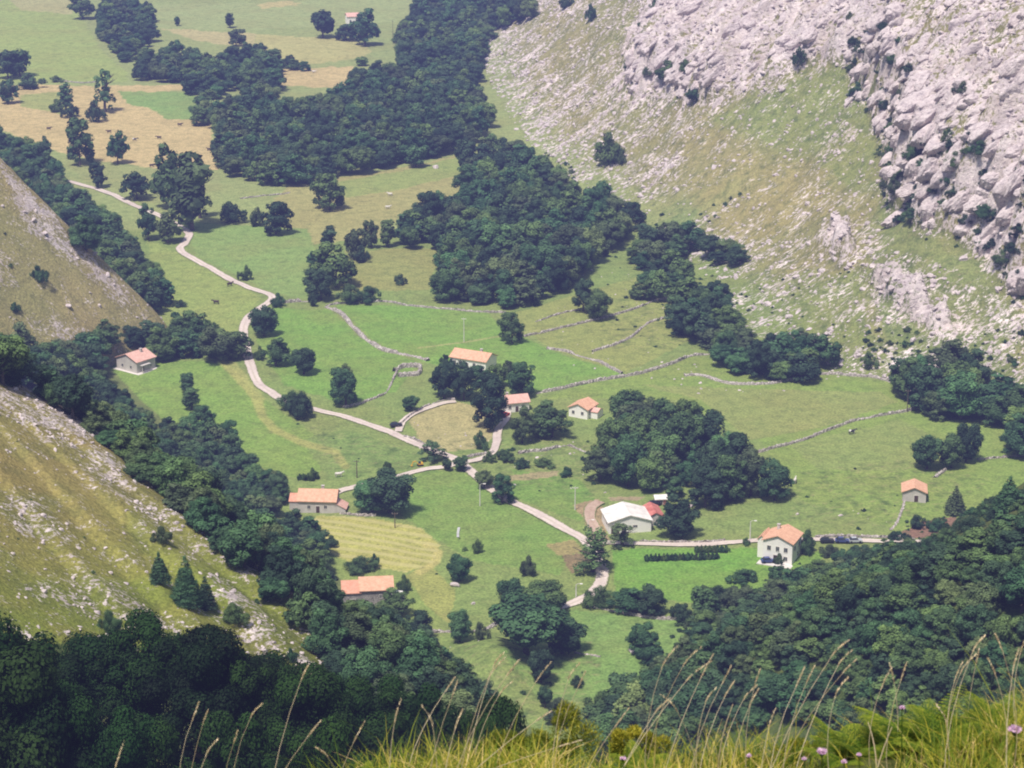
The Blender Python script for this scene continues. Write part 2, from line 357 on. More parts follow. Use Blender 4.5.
def paint(px, py, X, Y, fid, rc):
    n = len(X)
    jx = px + 5 * (fbm(X / 6, Y / 6, 61, 3) - .5); jy = py + 3.5 * (fbm(X / 6, Y / 6, 62, 3) - .5)
    c = np.zeros((n, 3)); c[:] = (.15, .19, .062)
    valley = (fid <= 2)
    for col, poly in FIELDS:
        m = valley & (fid != 2) & inpoly(jx, jy, poly); c[m] = col
    rough = np.full(n, .22)
    up = (fid == 1) & (py < 300); 
    mm = fbm(X / 30, Y / 30, 81, 3)[:, None]
    side = np.array((.18, .18, .078)) * (1 - mm) + np.array((.25, .205, .10)) * mm
    rw = sstep(4, 30, wall_right(X, Y)[0])[:, None] * (fid == 1)[:, None]
    c = c * (1 - rw) + side * rw
    M1 = np.where(fid == 1)[0]; x1_, y1_ = X[M1], Y[M1]; JJ = [(px[M1] + 60 * (fbm(x1_ / 28, y1_ / 28, 63 + q, 3) - .5), py[M1] + 44 * (fbm(x1_ / 28, y1_ / 28, 73 + q, 3) - .5)) for q in range(4)]
    for col, poly in (((.105, .165, .058), [(620, 235), (700, 205), (745, 172), (752, 186), (700, 232), (660, 250)]), ((.15, .19, .062), [(700, 120), (800, 75), (850, 62), (884, 150), (884, 200), (800, 160)]), ((.15, .185, .06), [(720, 290), (860, 270), (880, 350), (760, 345)]), ((.12, .165, .06), [(880, 195), (1000, 262), (1024, 330), (1024, 420), (900, 370), (870, 270)]), ((.27, .22, .10), [(690, 190), (740, 150), (830, 190), (830, 215), (760, 245), (720, 240)])):
        k = sum(inpoly(a_, b_, poly) for a_, b_ in JJ) * .16; c[M1] = c[M1] * (1 - k[:, None]) + np.array(col) * k[:, None]
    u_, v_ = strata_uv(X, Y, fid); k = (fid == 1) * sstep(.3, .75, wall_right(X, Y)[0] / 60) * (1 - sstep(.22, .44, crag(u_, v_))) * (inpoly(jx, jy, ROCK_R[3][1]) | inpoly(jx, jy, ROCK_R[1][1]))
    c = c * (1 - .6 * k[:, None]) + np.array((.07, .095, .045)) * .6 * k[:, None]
    m = fid == 3; c[m] = (np.array((.235, .22, .095)) * (1 - mm) + np.array((.31, .225, .12)) * mm)[m]
    m = fid == 4
    lo = sstep(430, 640, py + .15 * px)[:, None]
    cb = np.array((.245, .205, .075)) * (1 - lo) + np.array((.150, .168, .032)) * lo
    cb = cb * (.75 + .5 * mm) + np.array((.03, .005, .008)) * sstep(.45, .65, fbm(X / 9, Y / 14, 83, 3))[:, None]
    c[m] = cb[m]
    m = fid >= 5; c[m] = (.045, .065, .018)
    m = (fid == 4) & inpoly(jx, jy, ROCK_B[-1][1]); c[m] = (.05, .07, .02)
    m = fid == 2; c[m] = (.10, .12, .045)
    rough[(fid == 1) & (rw[:, 0] > .3)] = .6; rough[(fid == 3) | (fid == 4)] = .16
    for poly in ([(440, 440), (600, 440), (600, 500), (470, 480)], [(800, 470), (900, 460), (1000, 480), (900, 530), (790, 520)], [(600, 300), (700, 280), (700, 350), (600, 350)], [(310, 425), (430, 450), (420, 475), (330, 470)], [(450, 640), (600, 640), (600, 720), (450, 720)]):
        rough[valley & inpoly(jx, jy, poly)] = .7
    hay = (valley & inpoly(jx, jy, FIELDS[27][1])).astype(float)
    # wheel-worn tracks across the left meadow
    def near(L):
        d = np.full(n, 1e9)
        for k in range(len(L) - 1):
            a = np.array(L[k]); b = np.array(L[k + 1]); dd = b - a
            t = np.clip(((px - a[0]) * dd[0] + (py - a[1]) * dd[1]) / (dd @ dd), 0, 1)
            d = np.minimum(d, np.hypot(px - a[0] - t * dd[0], (py - a[1] - t * dd[1]) * 1.6))
        return d
    for L, w, col in (([(225, 364), (248, 388), (258, 402), (262, 416), (275, 430), (300, 442), (335, 452), (345, 466)], 6.5, (.27, .25, .09)), ([(232, 362), (262, 398)], 4, (.24, .235, .085)), ([(418, 348), (466, 342), (501, 336), (540, 330)], 1.3, (.26, .25, .11)), ([(428, 545), (438, 552), (436, 562), (420, 572)], 6, (.36, .30, .12))):
        k = (1 - sstep(.5, 1, near(L) / w * (1.2 - .5 * fbm(X / 4, Y / 4, 88, 2))))[:, None] * valley[:, None] * .8
        c = c * (1 - k) + np.array(col) * k
    return c, rough, hay

def build_ground():
    az = np.concatenate([np.linspace(-75, -18, 40)[:-1], np.linspace(-18, 18, 740), np.linspace(18, 75, 40)[1:]])
    rr = [5.0]
    while rr[-1] < 9000:
        r = rr[-1]
        if r < 160: s = 4
        elif r < 230: s = 1.6
        elif r < 340: s = 1.1
        elif r < 720: s = .95
        elif r < 2000: s = .95 + (r - 720) * .0018
        else: s = r * .05
        rr.append(r + s)
    rr = np.array(rr); A, RR = np.meshgrid(np.radians(az), rr)
    X = (RR * np.sin(A)).ravel(); Y = (RR * np.cos(A)).ravel()
    z, fid, rc = HR(X, Y)
    px, py = project(X, Y, z)
    na, nr = len(az), len(rr)
    i = np.arange(nr - 1)[:, None] * na + np.arange(na - 1)[None, :]
    Fq = np.stack([i, i + 1, i + na + 1, i + na], -1).reshape(-1, 4)
    me = mesh_from('ground', np.stack([X, Y, z], -1), Fq[:, ::-1] if False else Fq, True)
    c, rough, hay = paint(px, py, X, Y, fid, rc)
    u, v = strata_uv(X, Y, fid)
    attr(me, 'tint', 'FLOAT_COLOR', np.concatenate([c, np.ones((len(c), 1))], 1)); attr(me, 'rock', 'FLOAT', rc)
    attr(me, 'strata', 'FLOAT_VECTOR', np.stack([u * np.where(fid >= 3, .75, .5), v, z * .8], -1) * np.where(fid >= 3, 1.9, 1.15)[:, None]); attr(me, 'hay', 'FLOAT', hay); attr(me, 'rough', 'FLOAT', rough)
    attr(me, 'swath', 'FLOAT_VECTOR', np.stack([.35 * X + .94 * Y, X * .3, z * 0], -1))
    print('ground verts', len(X))
    return obj('ground', me, ground_material(), kind='structure')
build_ground()
# ------------------------------------------------------------------ trees
def leaf_material(name, k):
    m, _, _ = mat(name); t = NT(m)
    tone = t('Attribute', attribute_name='tone').outputs['Fac']; rnd = t('ObjectInfo').outputs['Random']
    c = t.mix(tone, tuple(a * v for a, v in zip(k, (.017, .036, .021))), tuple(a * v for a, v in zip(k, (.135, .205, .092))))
    v = t.ramp(rnd, [(0, (.38, .50, .62)), (.25, (.70, .80, .85)), (.45, (.75, 1.10, 1.0)), (.65, (1.05, 1.15, .95)), (.82, (1.45, 1.45, 1.0)), (.92, (.95, .85, .95)), (1, (1.6, 1.4, 1.2))])
    c = t.mix(1.0, c, v, 'MULTIPLY')
    p = t('BsdfPrincipled', {'Base Color': c, 'Roughness': .75, 'Specular IOR Level': .18})
    tr = t('BsdfTranslucent', {'Color': t.mix(.35, c, (.09, .15, .03))}); mx = t('MixShader', {0: .14})
    t.l.new(p.outputs[0], mx.inputs[1]); t.l.new(tr.outputs[0], mx.inputs[2]); t.out(mx.outputs[0]); return m
def bark_material():
    m, _, _ = mat('bark'); t = NT(m); co = t('TexCoord').outputs['Object']
    n = t.noise(co, 3.0, 5, .7)
    p = t('BsdfPrincipled', {'Base Color': t.ramp(n, [(.3, (.045, .035, .03)), (.7, (.16, .13, .11))]), 'Roughness': .95, 'Normal': t('Bump', {'Height': n, 'Strength': .6}).outputs[0]})
    t.out(p.outputs[0]); return m
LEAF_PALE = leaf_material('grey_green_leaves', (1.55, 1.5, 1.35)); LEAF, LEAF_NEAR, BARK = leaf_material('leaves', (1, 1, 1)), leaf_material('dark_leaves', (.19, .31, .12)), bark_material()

def crown_lobes(kind, rg):
    """lobes (centre, radii) of a crown of a tree 10 m tall"""
    L = []; seed_ = rg.uniform(0, 6)
    if kind == 'oak':
        sk = rg.normal(size=2) * .5; w_ = rg.uniform(.85, 1.1)
        for k in range(34):
            a = rg.uniform(0, 2 * math.pi); h = rg.uniform(.0, 1.0); e = math.sqrt(max(0, 1 - (h * 1.6 - .6) ** 2 * .95))
            rad = 3.5 * w_ * e * rg.uniform(.6, 1.03) * (1 + .12 * math.sin(2 * a + seed_) + .07 * math.sin(3 * a))
            q = rg.uniform(.65, 1.45)
            L.append(((rad * math.cos(a) + sk[0] * h, rad * math.sin(a) + sk[1] * h, 1.7 + 7.0 * h + rg.uniform(-.4, .5)), (q, q, q * rg.uniform(.65, .95))))
        L.append(((0, 0, 5.0), (2.2, 2.2, 2.6)))
    elif kind in ('round', 'lush'):
        for k in range(30):
            a = rg.uniform(0, 2 * math.pi); h = rg.uniform(0, 1); e = math.sqrt(max(0, 1 - (h * 2 - 1) ** 2 * .8)); q = rg.uniform(.7, 1.3)
            L.append(((3.1 * e * math.cos(a) * rg.uniform(.6, 1), 3.1 * e * math.sin(a) * rg.uniform(.6, 1), 2.0 + 6.4 * h), (q, q, q * .9)))
        L.append(((0, 0, 5.2), (2.4, 2.4, 3.0)))
    elif kind == 'tall':
        for k in range(15):
            a = rg.uniform(0, 2 * math.pi); h = rg.uniform(0, 1); e = 1.5 * (1 - .65 * abs(h - .42) ** 1.2)
            L.append(((e * math.cos(a) * rg.uniform(.3, 1), e * math.sin(a) * rg.uniform(.3, 1), 1.6 + 7.4 * h), (rg.uniform(.7, 1.2),) * 2 + (rg.uniform(.8, 1.5),)))
        L.append(((0, 0, 5), (1.2, 1.2, 3.4)))
    elif kind == 'airy':
        for k in range(34):
            a = rg.uniform(0, 2 * math.pi); h = rg.uniform(0, 1); e = 2.7 * (1.05 - .6 * h) * rg.uniform(.1, 1)
            L.append(((e * math.cos(a), e * math.sin(a), 1.4 + 7.8 * h), (rg.uniform(.45, .85),) * 2 + (rg.uniform(.4, .8),)))
    elif kind == 'cone':
        for k in range(22):
            h = k / 21.; e = 2.1 * (1 - h) ** .9
            for j in range(4 if h < .75 else 1):
                a = k * 2.4 + j * 1.57 + rg.uniform(-.4, .4)
                L.append(((e * .7 * math.cos(a), e * .7 * math.sin(a), .9 + 8.9 * h), (.25 + .42 * e, .25 + .42 * e, .42)))
    elif kind == 'bush':
        for k in range(30):
            a = rg.uniform(0, 2 * math.pi); q = rg.uniform(0, 1) ** .6; h = .15 + .65 * rg.uniform(0, 1) ** .6; r0 = rg.uniform(.7, 1.7)
            L.append(((5.2 * q * math.cos(a) * (1 + .25 * math.sin(2 * a + seed_)), 5.2 * q * math.sin(a), 8.2 * h * math.sqrt(1.05 - .88 * q * q)), (r0, r0, r0 * .9)))
        L.append(((0, 0, 2.0), (3.0, 3.0, 2.8)))
    return L
def quads(P, N, size, rg, squash=.72):
    """irregular leaf-clump faces at P facing N"""
    n = len(P); r = rg.normal(size=(n, 3)); u = np.cross(N, r); u /= np.linalg.norm(u, axis=1)[:, None] + 1e-9; v = np.cross(N, u)
    s = size[:, None]
    j = lambda: rg.uniform(.65, 1.25, (n, 1))
    A = P + u * s * j(); B = P + v * s * j() * squash + N * s * rg.uniform(-.2, .2, (n, 1)); C = P - u * s * j(); E = P - v * s * j() * squash
    V = np.stack([A, B, C, E], 1).reshape(-1, 3)
    return V, np.arange(4 * n).reshape(-1, 4)
def crown_mesh(kind, seed, n, leaf, m=None):
    rg = np.random.default_rng(seed); L = crown_lobes(kind, rg)
    C = np.array([l[0] for l in L]); Ra = np.array([l[1] for l in L]); tone = rg.uniform(.2, .8, len(L))
    w = (Ra.prod(1)) ** (2 / 3.); w /= w.sum()
    P, N, T = [], [], []
    need = n
    while need > 0:
        k = rg.choice(len(L), need * 2, p=w); d = rg.normal(size=(need * 2, 3)); d[:, 2] += .25; d /= np.linalg.norm(d, axis=1)[:, None]
        p = C[k] + d * Ra[k] * rg.uniform(.62, 1.16, (need * 2, 1))
        q = (((p[:, None, :] - C[None]) / Ra[None]) ** 2).sum(-1); q[np.arange(len(k)), k] = 9
        ok = (q.min(1) > .42) & (p[:, 2] > .15)
        ok |= rg.uniform(size=len(k)) < .05
        p, d, k = p[ok][:need], d[ok][:need], k[ok][:need]
        P.append(p); N.append(d); T.append(tone[k]); need -= len(p)
    P = np.concatenate(P); N = np.concatenate(N); T = np.concatenate(T)
    N = N * .9 + rg.normal(size=N.shape) * .24; N[:, 2] += .15; N /= np.linalg.norm(N, axis=1)[:, None]
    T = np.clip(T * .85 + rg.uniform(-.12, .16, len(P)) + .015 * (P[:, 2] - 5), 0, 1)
    V, Fq = quads(P, N, leaf * rg.uniform(.55, 1.35, len(P)), rg)
    if kind != 'bush': V[:, 2] = np.maximum(V[:, 2], .1)
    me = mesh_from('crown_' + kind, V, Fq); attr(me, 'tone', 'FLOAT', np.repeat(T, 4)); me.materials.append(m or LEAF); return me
def tube(path, rad, k=6):
    V, Fq = [], []
    path = [Vector(p) for p in path]
    for i, p in enumerate(path):
        tdir = (path[min(i + 1, len(path) - 1)] - path[max(i - 1, 0)]).normalized()
        a = tdir.orthogonal().normalized(); b = tdir.cross(a)
        for j in range(k):
            an = 2 * math.pi * j / k; V.append(p + (a * math.cos(an) + b * math.sin(an)) * rad[i])
        if i:
            for j in range(k):
                o = (i - 1) * k; Fq.append((o + j, o + (j + 1) % k, o + k + (j + 1) % k, o + k + j))
    return [tuple(v) for v in V], Fq
def join_tubes(parts):
    V, Fq = [], []
    for v, f in parts:
        o = len(V); V += v; Fq += [tuple(i + o for i in q) for q in f]
    return np.array(V), np.array(Fq)
def trunk_mesh(kind, seed):
    rg = random.Random(seed); parts = []
    h = {'oak': 6.0, 'round': 6.0, 'tall': 8.5, 'airy': 8.6, 'cone': 9.2, 'bush': 3.0, 'lush': 4.5}[kind]; r = {'bush': .2, 'cone': .26, 'tall': .24}.get(kind, .34)
    sx, sy = rg.uniform(-.4, .4), rg.uniform(-.4, .4)
    pts = [(sx * (i / 5) ** 2, sy * (i / 5) ** 2, -.8 + (h + .8) * i / 5) for i in range(6)]
    parts.append(tube(pts, [r * (1.5 if i == 0 else 1 - .16 * i) for i in range(6)]))
    for k in range({'cone': 0, 'airy': 11}.get(kind, 6)):
        z0 = h * rg.uniform(.28, .85); a = rg.uniform(0, 6.28); ln = rg.uniform(1.2, 3.0) * (.5 if kind == 'tall' else 1)
        b = Vector((sx * (z0 / h) ** 2, sy * (z0 / h) ** 2, z0)); e = b + Vector((math.cos(a) * ln, math.sin(a) * ln, rg.uniform(.6, 2.0)))
        mid = (b + e) / 2 + Vector((0, 0, -.25)); parts.append(tube([b, mid, e], [r * .42, r * .28, r * .09], 5))
    V, Fq = join_tubes(parts); me = mesh_from('trunk_' + kind, V, Fq, True); me.materials.append(BARK); return me
# crown meshes: several individuals of each habit, in the fineness their distance asks for
N_LEAF = {'near': (30000, .115), 'mid': (7000, .235), 'far': (2100, .42)}
HABIT = {}
def habit(kind, lod, k):
    key = (kind, lod, k)
    if key not in HABIT:
        n, l = N_LEAF[lod]; f = {'tall': .45, 'airy': .34, 'cone': .6, 'bush': 1.0}.get(kind, 1)
        seed = 100 * k + sum(map(ord, kind))
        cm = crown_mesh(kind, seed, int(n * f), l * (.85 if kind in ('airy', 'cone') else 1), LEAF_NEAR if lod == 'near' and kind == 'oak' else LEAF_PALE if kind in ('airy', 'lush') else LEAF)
        tm = HABIT.get((kind, k)) or trunk_mesh(kind, seed); HABIT[(kind, k)] = tm
        co = np.empty(len(cm.vertices) * 3, np.float32); cm.vertices.foreach_get('co', co); co = co.reshape(-1, 3)
        HABIT[key] = (cm, tm, float(np.percentile(np.abs(co[:, :2]), 97)) * 2, float(np.percentile(co[:, 2], 99.5)))
    return HABIT[key]
SOURCES = {}
TREES = []                               # (x, y, trunk radius) of what is planted, so that nothing is planted twice
def plant(x, y, z, w, h, kind, label, group=None, parts=True, lod=None, k=None, tilt=0.0):
    """one tree or bush standing at x, y: w, h in metres"""
    d = math.sqrt(x * x + y * y + (CAMZ - z) ** 2)
    lod = lod or ('near' if d < 380 else 'mid' if d < 900 else 'far')
    k = random.randrange(4 if kind in ('oak', 'bush') else 2) if k is None else k
    cm, tm, mw, mh = habit(kind, lod, k)
    s = (w / mw, w / mw * random.uniform(.9, 1.1), h / mh)
    name = {'bush': 'bush', 'cone': 'conifer_tree'}.get(kind, 'tree')
    rot = (tilt * random.uniform(-1, 1), tilt * random.uniform(-1, 1), random.uniform(0, 6.28))
    if kind == 'bush':
        root = D.objects.new(name, cm); COL.objects.link(root); src = root
    else:
        root = D.objects.new(name, None); COL.objects.link(root)
        src = obj('crown', cm, parent=root)
        obj('trunk', tm, parent=root)
    root.location = (x, y, z - .15); root.rotation_euler = rot; root.scale = s
    root['label'] = label; root['category'] = 'bush' if kind == 'bush' else 'tree'
    if group: root['group'] = group
    SOURCES.setdefault((kind, lod), {})[k] = src
    TREES.append((x, y)); return root
def plant_px(px, py, w, h, kind, label, group=None, p=None, **kw):
    """one tree whose foot is seen at px, py and that spans w x h there"""
    p = cast([(px, py)])[0] if p is None else p; d = math.dist(p, (0, 0, CAMZ)); q = d / F
    return plant(p[0], p[1], p[2], w * q, h * q * 1.06, kind, label, group, **kw)

def scatter(name, pts, rot, scl, which, sources, **props):
    """one object of countless things: points that carry copies of the source meshes"""
    me = D.meshes.new(name); n = len(pts)
    me.vertices.add(n); me.vertices.foreach_set('co', np.asarray(pts, np.float32).ravel())
    attr(me, 'rot', 'FLOAT_VECTOR', rot); attr(me, 'scl', 'FLOAT_VECTOR', scl); attr(me, 'which', 'INT', which)
    o = obj(name, me, **props)
    g = D.node_groups.new(name, 'GeometryNodeTree'); g.interface.new_socket('Geometry', in_out='INPUT', socket_type='NodeSocketGeometry'); g.interface.new_socket('Geometry', in_out='OUTPUT', socket_type='NodeSocketGeometry')
    N, Lk = g.nodes, g.links; gi = N.new('NodeGroupInput'); go = N.new('NodeGroupOutput')
    ins = N.new('GeometryNodeInstanceOnPoints'); Lk.new(gi.outputs[0], ins.inputs['Points'])
    gti = N.new('GeometryNodeGeometryToInstance')
    for s in reversed(sources):
        oi = N.new('GeometryNodeObjectInfo'); oi.inputs['Object'].default_value = s; oi.inputs['As Instance'].default_value = True; Lk.new(oi.outputs['Geometry'], gti.inputs[0])
    Lk.new(gti.outputs[0], ins.inputs['Instance']); ins.inputs['Pick Instance'].default_value = True
    def na(nm, tp):
        a = N.new('GeometryNodeInputNamedAttribute'); a.data_type = tp; a.inputs['Name'].default_value = nm; return a.outputs[0]
    Lk.new(na('which', 'INT'), ins.inputs['Instance Index']); Lk.new(na('scl', 'FLOAT_VECTOR'), ins.inputs['Scale'])
    e = N.new('FunctionNodeEulerToRotation'); Lk.new(na('rot', 'FLOAT_VECTOR'), e.inputs[0]); Lk.new(e.outputs[0], ins.inputs['Rotation'])
    Lk.new(ins.outputs[0], go.inputs[0])
    md = o.modifiers.new('copies', 'NODES'); md.node_group = g; return o
